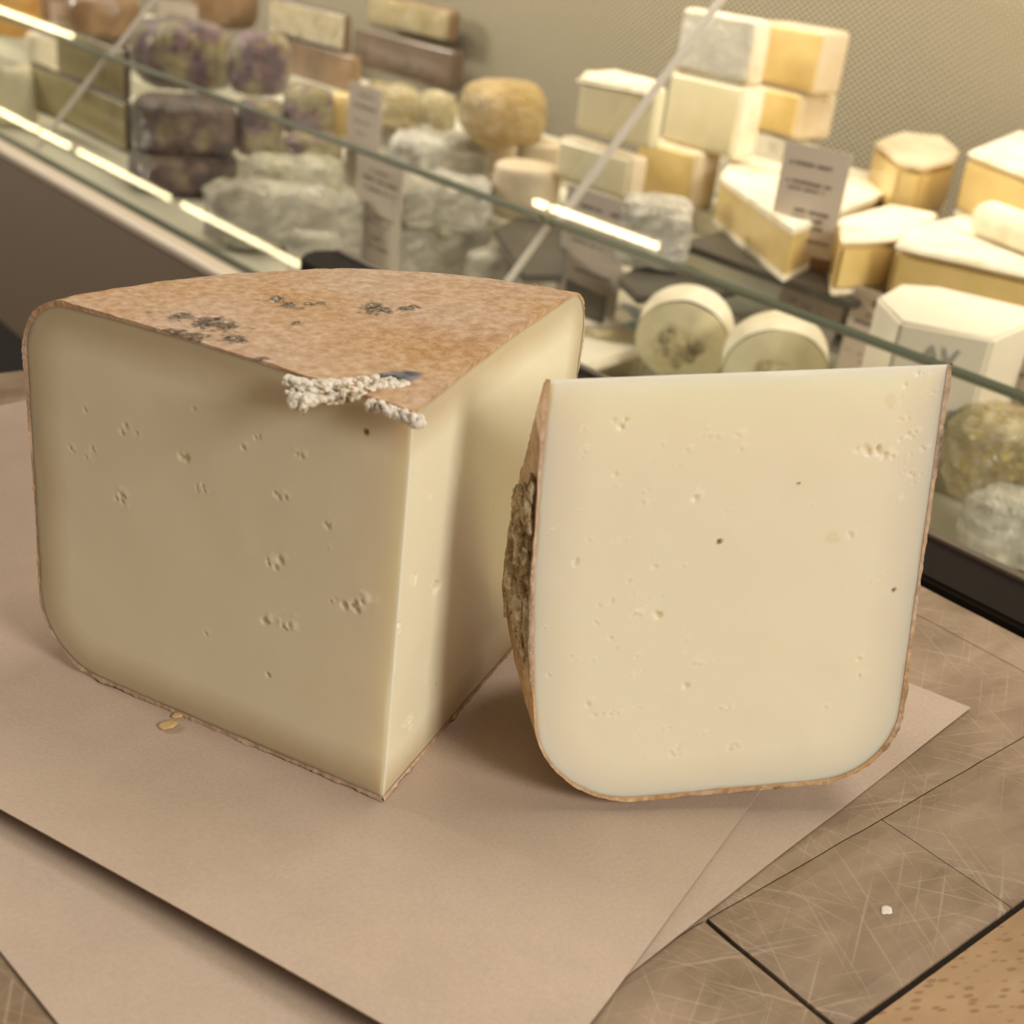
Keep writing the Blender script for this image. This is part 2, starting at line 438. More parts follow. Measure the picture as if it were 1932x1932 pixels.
mesh('beech_strip', *(lambda b: (b[0], b[1]))(([(-.3, -.12, -.05), (.413, -.12, -.05), (.413, .0970, -.05), (-.3, .0970, -.05), (-.3, -.12, -.0004), (.413, -.12, -.0004), (.413, .0970, -.0004), (-.3, .0970, -.0004)],
     [(4, 5, 6, 7), (0, 1, 5, 4), (1, 2, 6, 5), (2, 3, 7, 6), (3, 0, 4, 7), (3, 2, 1, 0)])), BEECH, table, False)
box('joint_filler', (-.299, -.119, -.049), (.412, .5645, -.0016), GAP, table)
for (x, y) in ((-.26, -.08), (.37, -.08), (-.26, .52), (.37, .52)): box('leg', (x-.03, y-.03, -.9), (x+.03, y+.03, -.05), WOOD, table, .003)

# ------------------------------------------------------------ paper sheets
def sheet(name, corners, z0, lift, label, th=.00025, n=90):
    c = np.array(corners)
    u = np.linspace(0, 1, n)[:, None, None]; v = np.linspace(0, 1, n)[None, :, None]
    P = (1-u)*(1-v)*c[0]+u*(1-v)*c[1]+u*v*c[2]+(1-u)*v*c[3]
    z = lift(P[..., 0], P[..., 1], u[..., 0]+0*v[..., 0], v[..., 0]+0*u[..., 0])+z0
    T = np.stack([P[..., 0], P[..., 1], z], -1).reshape(-1, 3); B = T-np.array([0, 0, th])
    F = list(gridfaces(n, n))+list(gridfaces(n, n, n*n, flip=True))
    ring = [i*n for i in range(n)]+[(n-1)*n+j for j in range(1, n)]+[i*n+n-1 for i in range(n-2, -1, -1)]+[j for j in range(n-2, 0, -1)]
    for k in range(len(ring)):
        a = ring[k]; b2 = ring[(k+1) % len(ring)]; F.append((a, n*n+a, n*n+b2, b2))
    o = mesh(name, np.concatenate([T, B]), F, PAPER, None, True)
    bmx = bmesh.new(); bmx.from_mesh(o.data); bmesh.ops.recalc_face_normals(bmx, faces=bmx.faces[:]); bmx.to_mesh(o.data); bmx.free()
    o.data.set_sharp_from_angle(angle=math.radians(40))
    return tag(o, label, 'paper')
# lower sheet: right edge along (1110,1900)-(1830,1340)
pA = onz(1830, 1340, 0)[:2]; pB = onz(1193, 1835, 0)[:2]; dirE = (pB-pA)/np.linalg.norm(pB-pA)
qL = onz(105, 1932, 0)[:2]; qL2 = onz(0, 1800, 0)[:2]; bk = onz(1710, 1290, 0)[:2]
def meet(p, d, q, e):
    M = np.array([[d[0], -e[0]], [d[1], -e[1]]]); s = np.linalg.solve(M, q-p); return p+d*s[0]
bl = onz(20, 764, 0)[:2]; 
farL = meet(qL, qL2-qL, bl, np.array([1, .12])); nearR = meet(pA, dirE, qL, qL-qL2)
backR = pA
farM = meet(pA, bk-pA, bl, np.array([1., .12]))
def lift1(x, y, u, v): return .0004+.0016*np.exp(-((u-.0)/.12)**2)*(.5+.5*np.sin(9*v))**2*0
sheet('butcher_paper', [nearR, pA, farM, farL], .0006, lambda x, y, u, v: .00035*(1+np.sin(x*60)*np.cos(y*47)), 'lower sheet of brown butcher paper sticking out at the right and front left')
e1 = onz(0, 1527, .0075)[:2]; e2 = onz(710, 1933, .0072)[:2]; r1 = onz(1110, 1932, 0)[:2]; r2 = onz(1445, 1485, 0)[:2]; r3 = onz(1187, 1843, 0)[:2]
# upper sheet (front edge lifted a little)
dF = (e1-e2)/np.linalg.norm(e1-e2); dR = (r2-r3)/np.linalg.norm(r2-r3)
c0 = meet(e2, dF, r3, dR); 
c1 = c0+dR*.235; c3 = c0+dF*.36; c2 = np.array([.215, .528]); c3 = c0+dF*.345; c3 = c3+np.array([.002, 0])
def lift2(x, y, u, v):
    # u along right edge (from near corner to far), v along the front edge
    return .0060*np.exp(-(u/.10)**2)*(.75+.25*np.sin(v*5+1))+.0006*np.exp(-((1-v)/.1)**2)*0
c0z = c0
n = 110
sheet('butcher_paper', [c0, c1, c2, c3], .0022, lift2, 'upper sheet of brown butcher paper lying under both cheese wedges', n=n)
PT = .0022

# ------------------------------------------------------------ big cheese wedges
def profile(R, H, rb, rt, step=.0008):
    pts = [(0, 0)]; pts.append((R-rb, 0))
    for k in range(1, 13): a = -math.pi/2+k/12*math.pi/2; pts.append((R-rb+rb*math.cos(a), rb+rb*math.sin(a)))
    for k in range(0, 13): a = k/12*math.pi/2; pts.append((R-rt+rt*math.cos(a), H-rt+rt*math.sin(a)))
    pts.append((0, H)); pts = np.array(pts)
    seg = np.linalg.norm(np.diff(pts, axis=0), axis=1); s = np.concatenate([[0], np.cumsum(seg)])
    n = int(s[-1]/step); t = np.linspace(0, s[-1], n)
    P = np.stack([np.interp(t, s, pts[:, 0]), np.interp(t, s, pts[:, 1])], -1)
    T = np.gradient(P, axis=0); T /= np.linalg.norm(T, axis=1)[:, None]; N = np.stack([T[:, 1], -T[:, 0]], -1)
    return P, N
def outline(z, R, H, rb, rt):
    z = np.clip(z, 0, H); r = np.full_like(z, R)
    a = z < rb; r[a] = R-rb+np.sqrt(np.maximum(rb**2-(rb-z[a])**2, 0))
    c = z > H-rt; r[c] = R-rt+np.sqrt(np.maximum(rt**2-(z[c]-H+rt)**2, 0))
    return r
def warp_id(P): return P
def build_wedge(root, R, H, rb, rt, th0, th1, pitsets, paste, warp, mouldfn, seed, step=.0006, edge_notch=None):
    """pitsets: {0: pits on face th0, 1: pits on face th1}; pits = (rho, z, size, depth, kind)"""
    V = []; F = []; RD = []; PI = []; FK = []; DK = []
    for fi, th in ((0, th0), (1, th1)):
        fine = pitsets.get(fi) is not None
        st = .00045 if fine else .003
        nz = int(H/st); nr = int(R/st)
        t = np.linspace(0, 1, nz); z = H*(t-.035*np.sin(2*np.pi*t)*.9)
        z = np.clip(z, 0, H)
        rm = outline(z, R, H, rb, rt)
        s = np.linspace(0, 1, nr)
        rho = rm[:, None]*s[None, :]; zz = np.repeat(z[:, None], nr, 1)
        # distance to rind
        q = np.stack([rho-(R-np.where(zz < H/2, rb, rt)), np.abs(zz-H/2)-(H/2-np.where(zz < H/2, rb, rt))], -1)
        rloc = np.where(zz < H/2, rb, rt)
        sd = np.linalg.norm(np.maximum(q, 0), axis=-1)+np.minimum(np.maximum(q[..., 0], q[..., 1]), 0)-rloc
        rd = -sd
        dep = np.zeros_like(rho); pit = np.zeros_like(rho); fk = np.zeros_like(rho); dk = np.zeros_like(rho)
        P3 = np.stack([rho, zz, rho*0+fi*3.3], -1)
        n1 = noise(P3, .0035, seed+3); n2 = noise(P3, .0015, seed+9)
        if fine:
            dep += fbm(P3, .03, 3, seed)*.00035*sstep(0, .004, rd)
            for (pr_, pz, sz, dp, kd) in pitsets[fi]:
                d = np.hypot(rho-pr_, (zz-pz))
                if kd == 'dot': dk = np.maximum(dk, .85*(1-sstep(sz*.5, sz, d))); dep += dp*(1-sstep(0, sz, d)); continue
                if kd == 'stain': pit = np.maximum(pit, .6*(1-sstep(sz*.6, sz, d*(1+.5*n2)))); continue
                mk = 1-sstep(.15, .85, d/sz*(1.25+.8*n1+.5*n2)+.15)
                mk = np.where(d > sz*2.2, 0, mk)
                dep += dp*mk; pit = np.maximum(pit, mk*.8)
                # chalky torn lip above the hole
                d2 = np.hypot(rho-pr_+sz*.55, zz-pz-sz*.5)
                lp = (1-sstep(.1, .9, d2/sz*(1+.8*n2)))*(1-mk); lp = np.where(d2 > sz*2, 0, lp)
                dep -= .12*dp*lp; fk = np.maximum(fk, .55*lp)
        dep = dep*sstep(.0001, .0015, rho)
        if fine: fk = np.maximum(fk, .55*(1-sstep(.0004, .0013, rho)))
        dr = np.array([math.cos(th), math.sin(th), 0]); tn = np.array([-math.sin(th), math.cos(th), 0])*(1 if fi == 0 else -1)
        P = rho[..., None]*dr+zz[..., None]*np.array([0, 0, 1.])+tn*dep[..., None]
        off = len(V); V += list(warp(P.reshape(-1, 3))); F += list(gridfaces(nz, nr, off, flip=(fi == 0)))
        RD += list(rd.ravel()); PI += list(pit.ravel()); FK += list(fk.ravel()); DK += list(dk.ravel())
    # closing surface under the rind
    Pp, Np = profile(R, H, rb, rt, .003); m = 24; th = np.linspace(th0, th1, m)
    G = np.stack([Pp[:, 0][:, None]*np.cos(th), Pp[:, 0][:, None]*np.sin(th), np.repeat(Pp[:, 1][:, None], m, 1)], -1)
    off = len(V); V += list(warp(G.reshape(-1, 3))); F += list(gridfaces(len(Pp), m, off, flip=True))
    k = len(Pp)*m; RD += [0]*k; PI += [0]*k; FK += [0]*k; DK += [0]*k
    mesh('paste', V, F, paste, root, True, {'rind_distance': RD, 'pit': PI, 'fleck': FK, 'dark': DK}, auto=60)
    # rind shell
    Pp, Np = profile(R, H, rb, rt, step); m = int((th1-th0)*R/step); th = np.linspace(th0, th1, m)
    rho = np.repeat(Pp[:, 0][:, None], m, 1); zz = np.repeat(Pp[:, 1][:, None], m, 1)
    TH = np.repeat(th[None, :], len(Pp), 0)
    X = np.stack([rho*np.cos(TH), rho*np.sin(TH), zz], -1)
    mo, bl, extra, cut = mouldfn(X, rho, zz, TH)
    disp = .0007+.00035*fbm(X, .006, 4, seed+20)+.0010*fbm(X, .05, 2, seed+31)*sstep(.01, .03, rho)+extra
    disp = np.maximum(disp, .0002)
    # ragged ends
    ed = np.abs(.0006*noise(np.stack([rho, zz, rho*0+seed], -1), .0018, seed+40))+.0005*np.maximum(noise(np.stack([rho, zz, rho*0], -1), .005, seed+41), 0)
    sgn = np.zeros_like(TH); sgn[:, :1] = -1; sgn[:, -1:] = 1
    Nn = np.stack([Np[:, 0][:, None]*np.cos(TH), Np[:, 0][:, None]*np.sin(TH), np.repeat(Np[:, 1][:, None], m, 1)], -1)
    tang = np.stack([-np.sin(TH), np.cos(TH), TH*0], -1)
    O = X+Nn*disp[..., None]+tang*(sgn*ed)[..., None]
    Vr = list(warp(O.reshape(-1, 3))); Fr = list(gridfaces(len(Pp), m, 0, flip=True))
    mo = mo.ravel(); bl = bl.ravel(); MO = list(mo); BL = list(bl)
    if cut is not None:
        cf = cut.ravel(); Fr = [f for f in Fr if not all(cf[i] for i in f)]
    for col_, sg in ((0, -1), (m-1, 1)):
        inner = (X-Nn*.0004+tang*(sg*.00012))[:, col_]
        base = len(Vr); Vr += list(warp(inner)); MO += list(np.zeros(len(Pp))); BL += list(np.zeros(len(Pp)))
        for i in range(len(Pp)-1):
            a = i*m+col_; b2 = (i+1)*m+col_
            Fr.append((a, b2, base+i+1, base+i) if sg < 0 else (b2, a, base+i, base+i+1))
    mesh('rind', Vr, Fr, RIND, root, True, {'mould': MO, 'blue': BL}, auto=70)

def lumps(name, root, mat, pts, seed=0, n=18):
    """pts: (centre, radii(3), basis 3x3) craggy blobs merged as one mould patch"""
    V = []; F = []
    for k, (c, r, B) in enumerate(pts):
        u = np.linspace(0, math.pi, n); v = np.linspace(0, 2*math.pi, 2*n, endpoint=False)
        U, W = np.meshgrid(u, v, indexing='ij'); D = np.stack([np.sin(U)*np.cos(W), np.sin(U)*np.sin(W), np.cos(U)], -1)
        Q = D*np.array(r)
        Q = Q*(1+.75*fbm(Q+np.array(c)*3+k, .0016, 4, seed+k)[..., None])
        Pw = Q @ np.array(B)+np.array(c)
        off = len(V); V += list(Pw.reshape(-1, 3)); F += list(gridfaces(n, 2*n, off, wrap=True))
    return mesh(name, V, F, mat, root, True)

# ---- left wedge
A0 = math.radians(28.0); A1 = math.radians(114.3)
W1 = empty('cheese_wedge', (.1619, .2162, PT), 'large quarter wheel of firm cheese lying flat with brown mould spotted rind on top', 'cheese')
def warp1(P):
    P = np.array(P, float); r = np.hypot(P[:, 0], P[:, 1])/.119; th = np.arctan2(P[:, 1], P[:, 0])
    t = np.clip((A1-th)/(A1-A0), 0, 1); k = P[:, 2]/.109
    P[:, 2] = P[:, 2]*(1+.0) + k*(.0022*np.sin(np.clip(r, 0, 1)*2.6)+.0036*r*t**2)
    P[:, 2] += (1-k)*.0012*np.clip(r-.5, 0, 1)*(1-t)
    return P+np.array([.1619, .2162, PT+.0011])
P0 = np.array([.1619, .2162, PT])
def face_pits(a, lst):
    d = np.array([math.cos(a), math.sin(a), 0]); nn = np.cross(d, [0, 0, 1.]); out = []
    for (px, py, sz, dp, kd) in lst:
        g = onpl(px, py, P0, nn)-P0; out.append((g @ d, g[2], sz, dp, kd))
    return out
CK = [1.0, 1.0]
def cluster(px, py, spx, n, sz, dp, rnd):
    sz *= CK[0]; dp *= CK[1]
    return [(px+rnd.uniform(-1, 1)*spx, py+rnd.uniform(-.6, .6)*spx, sz*rnd.uniform(.6, 1.1), dp*rnd.uniform(.6, 1), 'pit') for _ in range(n)]
rn = random.Random(7)
L1 = cluster(235, 955, 16, 4, .0022, .0014, rn)+cluster(515, 1075, 14, 4, .0018, .0013, rn)+cluster(500, 1185, 13, 3, .0022, .0016, rn)+cluster(540, 1192, 12, 3, .002, .0016, rn) \
   + cluster(668, 1148, 20, 6, .0021, .0016, rn)+cluster(510, 1283, 6, 2, .0017, .0010, rn)+cluster(530, 947, 14, 3, .0017, .001, rn)+cluster(622, 1005, 12, 3, .0016, .0009, rn) \
   + cluster(560, 872, 10, 2, .0016, .0009, rn)+cluster(390, 945, 22, 4, .0016, .0009, rn)+cluster(345, 885, 10, 2, .0015, .0009, rn)+cluster(180, 868, 18, 3, .0016, .0010, rn) \
   + cluster(134, 865, 8, 2, .0015, .001, rn)+cluster(245, 828, 20, 3, .0016, .0007, rn)+cluster(165, 790, 5, 1, .0016, .001, rn)+cluster(485, 845, 4, 1, .0013, .001, rn)+cluster(452, 862, 8, 2, .0015, .0007, rn) \
   + cluster(620, 1048, 5, 1, .0015, .0006, rn)+cluster(385, 1205, 5, 1, .0014, .0006, rn)+cluster(372, 790, 6, 1, .0014, .0006, rn)+[(690, 827, .0011, .0005, 'dot')]
R1 = cluster(823, 1115, 12, 3, .0022, .0012, rn)+cluster(788, 1105, 10, 2, .0018, .0008, rn)+cluster(800, 945, 12, 2, .0016, .0007, rn)+cluster(865, 920, 14, 2, .0016, .0006, rn) \
   + cluster(775, 1370, 16, 5, .0018, .001, rn)+cluster(750, 1195, 8, 3, .0018, .0010, rn)+cluster(748, 1062, 8, 2, .0016, .0010, rn)+cluster(925, 970, 10, 2, .0016, .0006, rn)+cluster(820, 1290, 20, 3, .0017, .0006, rn)
spots = [(345, 606, 30, 11), (390, 618, 30, 11), (430, 625, 22, 9), (330, 640, 26, 9), (365, 642, 20, 7), (440, 648, 22, 7), (522, 576, 20, 6), (545, 588, 18, 6), (562, 620, 15, 6),
         (705, 594, 26, 10), (725, 600, 18, 7), (765, 601, 26, 5), (590, 585, 22, 3), (497, 683, 16, 4), (548, 709, 12, 4), (320, 655, 26, 5), (1005, 560, 8, 2)]
def mould1(X, rho, zz, TH):
    mo = np.zeros_like(rho); bl = np.zeros_like(rho); ex = np.zeros_like(rho)
    xs = X[..., 0]; ys = X[..., 1]; top = sstep(.09, .1, zz)
    nn_ = fbm(X, .004, 3, 77); nb = noise(X, .0012, 8)
    for (px, py, sx, sy) in spots:
        c = onz(px, py, .1115+PT)-P0; ax = onz(px+sx, py, .1115+PT)-P0-c; ay = onz(px, py-sy, .1115+PT)-P0-c
        M = np.array([[ax[0], ay[0]], [ax[1], ay[1]]]); Mi = np.linalg.inv(M)
        dx = xs-c[0]; dy = ys-c[1]; u = Mi[0, 0]*dx+Mi[0, 1]*dy; v = Mi[1, 0]*dx+Mi[1, 1]*dy
        d = np.sqrt(u*u+v*v)*(1+.9*nn_+.35*nb); k = (1-sstep(.55, 1.15, d))*top
        mo = np.maximum(mo, k*.95); ex = np.maximum(ex, k*.0006*(.5+nb))
    c = onz(740, 716, .1115+PT)-P0; ax = onz(795, 712, .1115+PT)-P0-c; ay = onz(740, 702, .1115+PT)-P0-c
    Mi = np.linalg.inv(np.array([[ax[0], ay[0]], [ax[1], ay[1]]])); dx = xs-c[0]; dy = ys-c[1]; u = Mi[0, 0]*dx+Mi[0, 1]*dy; v = Mi[1, 0]*dx+Mi[1, 1]*dy
    bl = (1-sstep(.7, 1.1, np.sqrt(u*u+v*v)*(1+.3*nn_)))*top
    # notch torn out of the front edge of the top rind
    apx = []
    return mo, bl, ex, None
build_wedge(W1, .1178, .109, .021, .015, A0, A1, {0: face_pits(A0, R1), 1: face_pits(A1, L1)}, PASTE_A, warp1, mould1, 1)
# torn, mouldy rind along the front of the top
ZT = .1117+PT
def topbasis(a):
    return [[math.cos(a), math.sin(a), 0], [-math.sin(a), math.cos(a), 0], [0, 0, 1]]
pts = []; rn = random.Random(5)
dL = np.array([math.cos(A1), math.sin(A1), 0])
def ridge(pxs, rad, zr, cnt, dz=0.0):
    P = [onz(x, y, ZT) for x, y in pxs]
    for k in range(cnt):
        t = k/(cnt-1)*(len(P)-1); i = min(int(t), len(P)-2); f_ = t-i; c = P[i]*(1-f_)+P[i+1]*f_
        c = c+np.array([rn.uniform(-1, 1)*.0010, rn.uniform(-1, 1)*.0010, dz+rn.uniform(-1, .6)*.0008])
        pts.append((c, (rad*rn.uniform(.7, 1.2), rad*rn.uniform(.6, 1.0), zr*rn.uniform(.7, 1.2)), topbasis(rn.uniform(0, 3))))
ridge([(548, 716), (575, 722), (620, 724), (660, 720), (700, 717), (745, 718)], .0015, .0008, 60, -.0002)
ridge([(570, 726), (600, 730), (640, 726), (700, 722)], .0013, .0009, 44, -.0008)
ridge([(560, 738), (590, 744), (625, 740), (650, 738)], .0014, .0010, 36, -.0014)
ridge([(640, 745), (680, 735), (720, 727), (765, 724)], .0013, .0009, 50, -.0003)
ridge([(700, 752), (735, 768), (765, 778), (795, 788)], .0012, .0011, 70, -.0010)
ridge([(550, 728), (556, 745), (580, 748)], .0010, .0014, 22, -.0022)
lumps('torn_rind_mould', W1, MOULD_W, pts, 3, 9)

# ---- right wedge (stands on its curved rind)
psi, tau, rho_ = -.5251, .08, .0878
wW, hR = .1010, .1200
u0 = np.array([math.cos(psi), math.sin(psi), 0]); nb_ = np.array([math.sin(psi), -math.cos(psi), 0]); zz_ = np.array([0, 0, 1.])
v0 = math.cos(tau)*zz_-math.sin(tau)*nb_
U = math.cos(rho_)*u0+math.sin(rho_)*v0; Vv = -math.sin(rho_)*u0+math.cos(rho_)*v0; Nf = np.cross(U, Vv)
base_c = np.array([.2421, .1690, .004])
# slide along the view ray so that the lowest point touches the paper
AP = base_c-U*wW/2+Vv*hR
k_ = .985
AP = CAM+(AP-CAM)*k_; wW *= k_; hR *= k_
BX, BY, BZ = -Vv, -Nf, U          # local X radial, Y backwards, Z along the width
def warp2(P):
    P = np.array(P, float); r = np.hypot(P[:, 0], P[:, 1])/hR; zc = P[:, 2]/wW
    P[:, 0] += .004*np.sin((zc)*math.pi)*np.clip(r, 0, 1)**3*0
    P[:, 2] += -.0030*np.sin(np.clip(r, 0, 1)*math.pi)*(1-zc)
    return AP+P[:, :1]*BX+P[:, 1:2]*BY+P[:, 2:3]*BZ
W2 = empty('cheese_wedge', tuple(base_c[:2])+(PT,), 'pale wedge of firm cheese standing on its rounded rind, broad creamy cut side facing forward', 'cheese')
def pits2(lst):
    out = []
    for (px, py, sz, dp, kd) in lst:
        g = onpl(px, py, AP, Nf)-AP; out.append((g @ BX, g @ BZ, sz, dp, kd))
    return out
rn = random.Random(11); L2 = []; CK[:] = [.85, .75]
for (px, py, sp, n_, sz) in [(1180, 805, 9, 3, .0017), (1345, 818, 14, 5, .0018), (1392, 818, 6, 2, .0015), (1405, 848, 5, 1, .0018), (1298, 850, 10, 2, .0015), (1628, 845, 8, 2, .0018), (1650, 853, 10, 4, .0019), (1678, 858, 8, 3, .0018),
        (1230, 925, 8, 2, .0014), (1325, 938, 7, 2, .0015), (1247, 1065, 6, 2, .0016), (1342, 1040, 3, 1, .0013), (1300, 1068, 4, 1, .0016), (1220, 1155, 12, 4, .0018), (1255, 1160, 6, 2, .0016), (1140, 1175, 6, 2, .0015),
        (1100, 1240, 6, 2, .0017), (1215, 1237, 5, 1, .0016), (1325, 1252, 7, 2, .0015), (1308, 1290, 10, 3, .0015), (1375, 1335, 12, 3, .0016), (1172, 1345, 9, 3, .0016), (1125, 1330, 4, 1, .0016), (1200, 1393, 4, 1, .0017),
        (1280, 1425, 8, 2, .0014), (1335, 1385, 4, 1, .0015), (1607, 1008, 9, 3, .0017), (1650, 1095, 14, 3, .0015), (1625, 1245, 5, 2, .0015), (1622, 1275, 5, 2, .0014), (1565, 1335, 5, 1, .0014), (1720, 820, 10, 3, .0014),
        (1705, 790, 12, 3, .0013), (1716, 892, 3, 1, .0016), (1740, 700, 12, 3, .0015), (1755, 745, 10, 3, .0013), (1270, 1415, 14, 3, .0012), (1390, 1408, 14, 4, .0014), (1110, 860, 10, 2, .0012), (1170, 900, 12, 2, .0012), (1110, 1065, 8, 2, .0012), (1185, 1025, 14, 4, .0012), (1290, 880, 10, 2, .0012)]:
    L2 += [(a, b2, c, d*.75, e) for a, b2, c, d, e in cluster(px, py, sp, n_, sz, .0010, rn)]
for _ in range(40):
    L2.append((rn.gauss(1220, 90), rn.uniform(800, 1440), rn.uniform(.0006, .0011), .0004, 'pit'))
for _ in range(14): L2.append((rn.uniform(1690, 1745), rn.uniform(700, 960), rn.uniform(.0006, .0011), .0005, 'pit'))
L2 += [(1368, 1021, .0010, .0004, 'dot'), (1688, 1113, .0008, .0003, 'dot'), (1512, 912, .0005, .0002, 'dot'), (1680, 751, .0022, 0, 'stain'), (1575, 1012, .0022, 0, 'stain')]
def mould2(X, rho, zz, TH):
    mo = np.zeros_like(rho); bl = np.zeros_like(rho); ex = np.zeros_like(rho)
    n_ = fbm(X, .006, 3, 9)
    side = 1-sstep(.004, .010, zz)
    y = rho*np.sin(TH); x = rho*np.cos(TH)
    d = np.hypot((x-.060)/.024, (y-.012)/.016)*(1+.5*n_)
    k = (1-sstep(.75, 1.2, d))*side; mo = np.maximum(mo, k*.7); ex = ex+k*.0006
    right = sstep(wW-.006, wW-.002, zz); k2 = sstep(.15, .5, fbm(X, .012, 3, 30))*right; mo = np.maximum(mo, k2*.9)
    bot = sstep(hR-.01, hR-.004, rho)*sstep(.045, .06, zz)*(1-sstep(.07, .09, zz)); mo = np.maximum(mo, bot*sstep(-.1, .3, n_))
    return mo, bl, ex, None
PHI = math.radians(33)
build_wedge(W2, hR-.0008, wW, .026, .021, 0, PHI, {0: pits2(L2)}, PASTE_B, warp2, mould2, 2)
# crusted mould on its left side
pts = []
def loc2(r, y, z): return AP+r*BX+y*BY+z*BZ
Bs = [list(BX), list(BY), list(BZ)]
for (r, y, z, a, b2, c) in [(.034, .004, -.0015, .008, .0030, .0018), (.042, .007, -.0022, .010, .0034, .0022), (.052, .004, -.0015, .011, .0024, .0020), (.050, .011, -.0028, .012, .0022, .0028), (.058, .014, -.0024, .010, .0022, .0030),
        (.060, .008, -.0018, .010, .0020, .0024), (.046, .0015, -.0008, .012, .0014, .0016), (.064, .003, -.0012, .008, .0020, .0016), (.056, .018, -.0020, .007, .0018, .0022), (.070, .009, -.0014, .007, .0040, .0014), (.028, .003, -.001, .004, .002, .0012), (.040, .011, -.0022, .006, .0014, .0022), (.066, .014, -.0016, .008, .0020, .0018)]:
    pts.append((loc2(r, max(y, .003), z-.0022), (a, b2, c), Bs))
for k in range(70):
    r = rn.uniform(.028, .070); y = .002+rn.uniform(.0, .022)*min(1, (r-.02)/.03)
    pts.append((loc2(r, y, rn.uniform(-.0056, -.0026)), (rn.uniform(.0012, .0035), rn.uniform(.0007, .0014), rn.uniform(.0007, .0014)), Bs))
lumps('mould_crust', W2, MOULD_G, pts, 40, 12)

# crumbs on the paper
CR = mat_plain('crumb', S(206, 172, 120), .6, bump=.4, bsc=900)
def crumb(px, py, r, label, mat=CR, flat=.4, seed=0, z0=PT):
    c = onz(px, py, z0); u = np.linspace(0, math.pi, 9); v = np.linspace(0, 2*math.pi, 14, endpoint=False)
    Ug, W_ = np.meshgrid(u, v, indexing='ij'); D = np.stack([np.sin(Ug)*np.cos(W_)*1.5, np.sin(Ug)*np.sin(W_), np.cos(Ug)*flat], -1)*r
    D = D*(1+.5*fbm(D, r*.9, 3, seed)[..., None]); D = D+c; D[..., 2] += -D[..., 2].min()+z0-.0001
    o = mesh('crumb', D.reshape(-1, 3), gridfaces(9, 14, 0, wrap=True), mat); tag(o, label, 'crumb')
crumb(318, 1371, .0016, 'curled rind crumb on the paper, farther from the left wedge', seed=3)
crumb(335, 1352, .0013, 'small rind crumb touching the foot of the left wedge', seed=4)
crumb(553, 1745, .0006, 'tiny dark speck lying alone on the front of the upper paper', mat_plain('speck', S(70, 50, 36), .8), seed=5)
crumb(1672, 1718, .0013, 'small white fleck on the scratched wooden block at the right', mat_plain('white_fleck', S(226, 214, 200), .6), .15, 6, 0)

# ------------------------------------------------------------ lamps seen as reflections in the glass
LM = NB('lamp_tube'); LM.b.inputs['Base Color'].default_value = (1, 1, 1, 1); LM.b.inputs['Emission Color'].default_value = (1, .84, .50, 1); LM.b.inputs['Emission Strength'].default_value = 10; LM = LM.m
LM2 = LM.copy(); LM2.node_tree.nodes['Principled BSDF'].inputs['Emission Strength'].default_value = 75; LM.node_tree.nodes['Principled BSDF'].inputs['Emission Strength'].default_value = 24
HOUS = mat_plain('lamp_housing', S(200, 195, 185), .6)
for i, (x, y0, y1) in enumerate(((-1.150, 4.92, 6.13), (-1.150, 6.28, 7.49), (-1.150, 7.62, 8.83), (-.462, 2.68, 3.27), (-.470, 7.25, 8.45), (-.470, 4.9, 5.5))):
    if i == 5: continue
    L = empty('strip_light', (x, (y0+y1)/2, 2.24), 'linear ceiling strip light mirrored in the case glass, ' + ('outer row, nearest', 'outer row, second', 'outer row, farthest', 'inner row, nearest', 'inner row, farthest')[i], 'lamp', 'ceiling strip lights')
    hw = .008 if i < 3 else .006
    box('tube', (x-hw, y0, 2.19), (x+hw, y1, 2.20), LM if i != 3 else LM2, L)
    box('housing', (x-.03, y0-.02, 2.2005), (x+.03, y1+.02, 2.26), HOUS, L)
cl = box('ceiling', (-3, -3, 2.26), (4, 9.2, 2.3), WALLM); tag(cl, kind='structure')

# ------------------------------------------------------------ cheeses in the case
CREAM = S(236, 214, 160)
M_paste = mat_cheese('soft_yellow_paste', [(.3, S(214, 184, 116)), (.7, S(232, 206, 142))], 25, .38, .25, .15, 60)
M_paste2 = mat_cheese('ivory_paste', [(.3, S(238, 226, 184)), (.7, S(247, 238, 205))], 25, .4, .4, .15, 40)
M_grey = mat_cheese('cool_ivory_paste', [(.3, S(226, 216, 180)), (.7, S(236, 228, 196))], 20, .45, .2, .1, 40)
M_bloom = mat_cheese('white_bloomy_rind', [(.3, S(226, 210, 176)), (.5, S(240, 229, 204)), (.7, S(248, 240, 220))], 40, .8, 0, .8, 60)
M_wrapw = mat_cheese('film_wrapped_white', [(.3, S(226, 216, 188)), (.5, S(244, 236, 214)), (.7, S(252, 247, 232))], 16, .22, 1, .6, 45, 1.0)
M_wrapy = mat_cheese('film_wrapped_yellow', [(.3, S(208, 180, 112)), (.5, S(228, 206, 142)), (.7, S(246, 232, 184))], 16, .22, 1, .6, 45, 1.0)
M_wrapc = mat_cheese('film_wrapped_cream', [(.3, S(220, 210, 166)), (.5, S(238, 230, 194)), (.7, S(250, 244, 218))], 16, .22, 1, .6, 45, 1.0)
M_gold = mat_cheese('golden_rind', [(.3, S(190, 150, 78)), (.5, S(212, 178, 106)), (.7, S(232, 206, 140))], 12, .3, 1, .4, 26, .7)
M_purple = mat_cheese('purple_mottled_rind', [(.38, S(78, 48, 60)), (.48, S(124, 80, 94)), (.53, S(150, 134, 88)), (.66, S(196, 178, 126))], 27, .28, 1, .6, 30, .8)
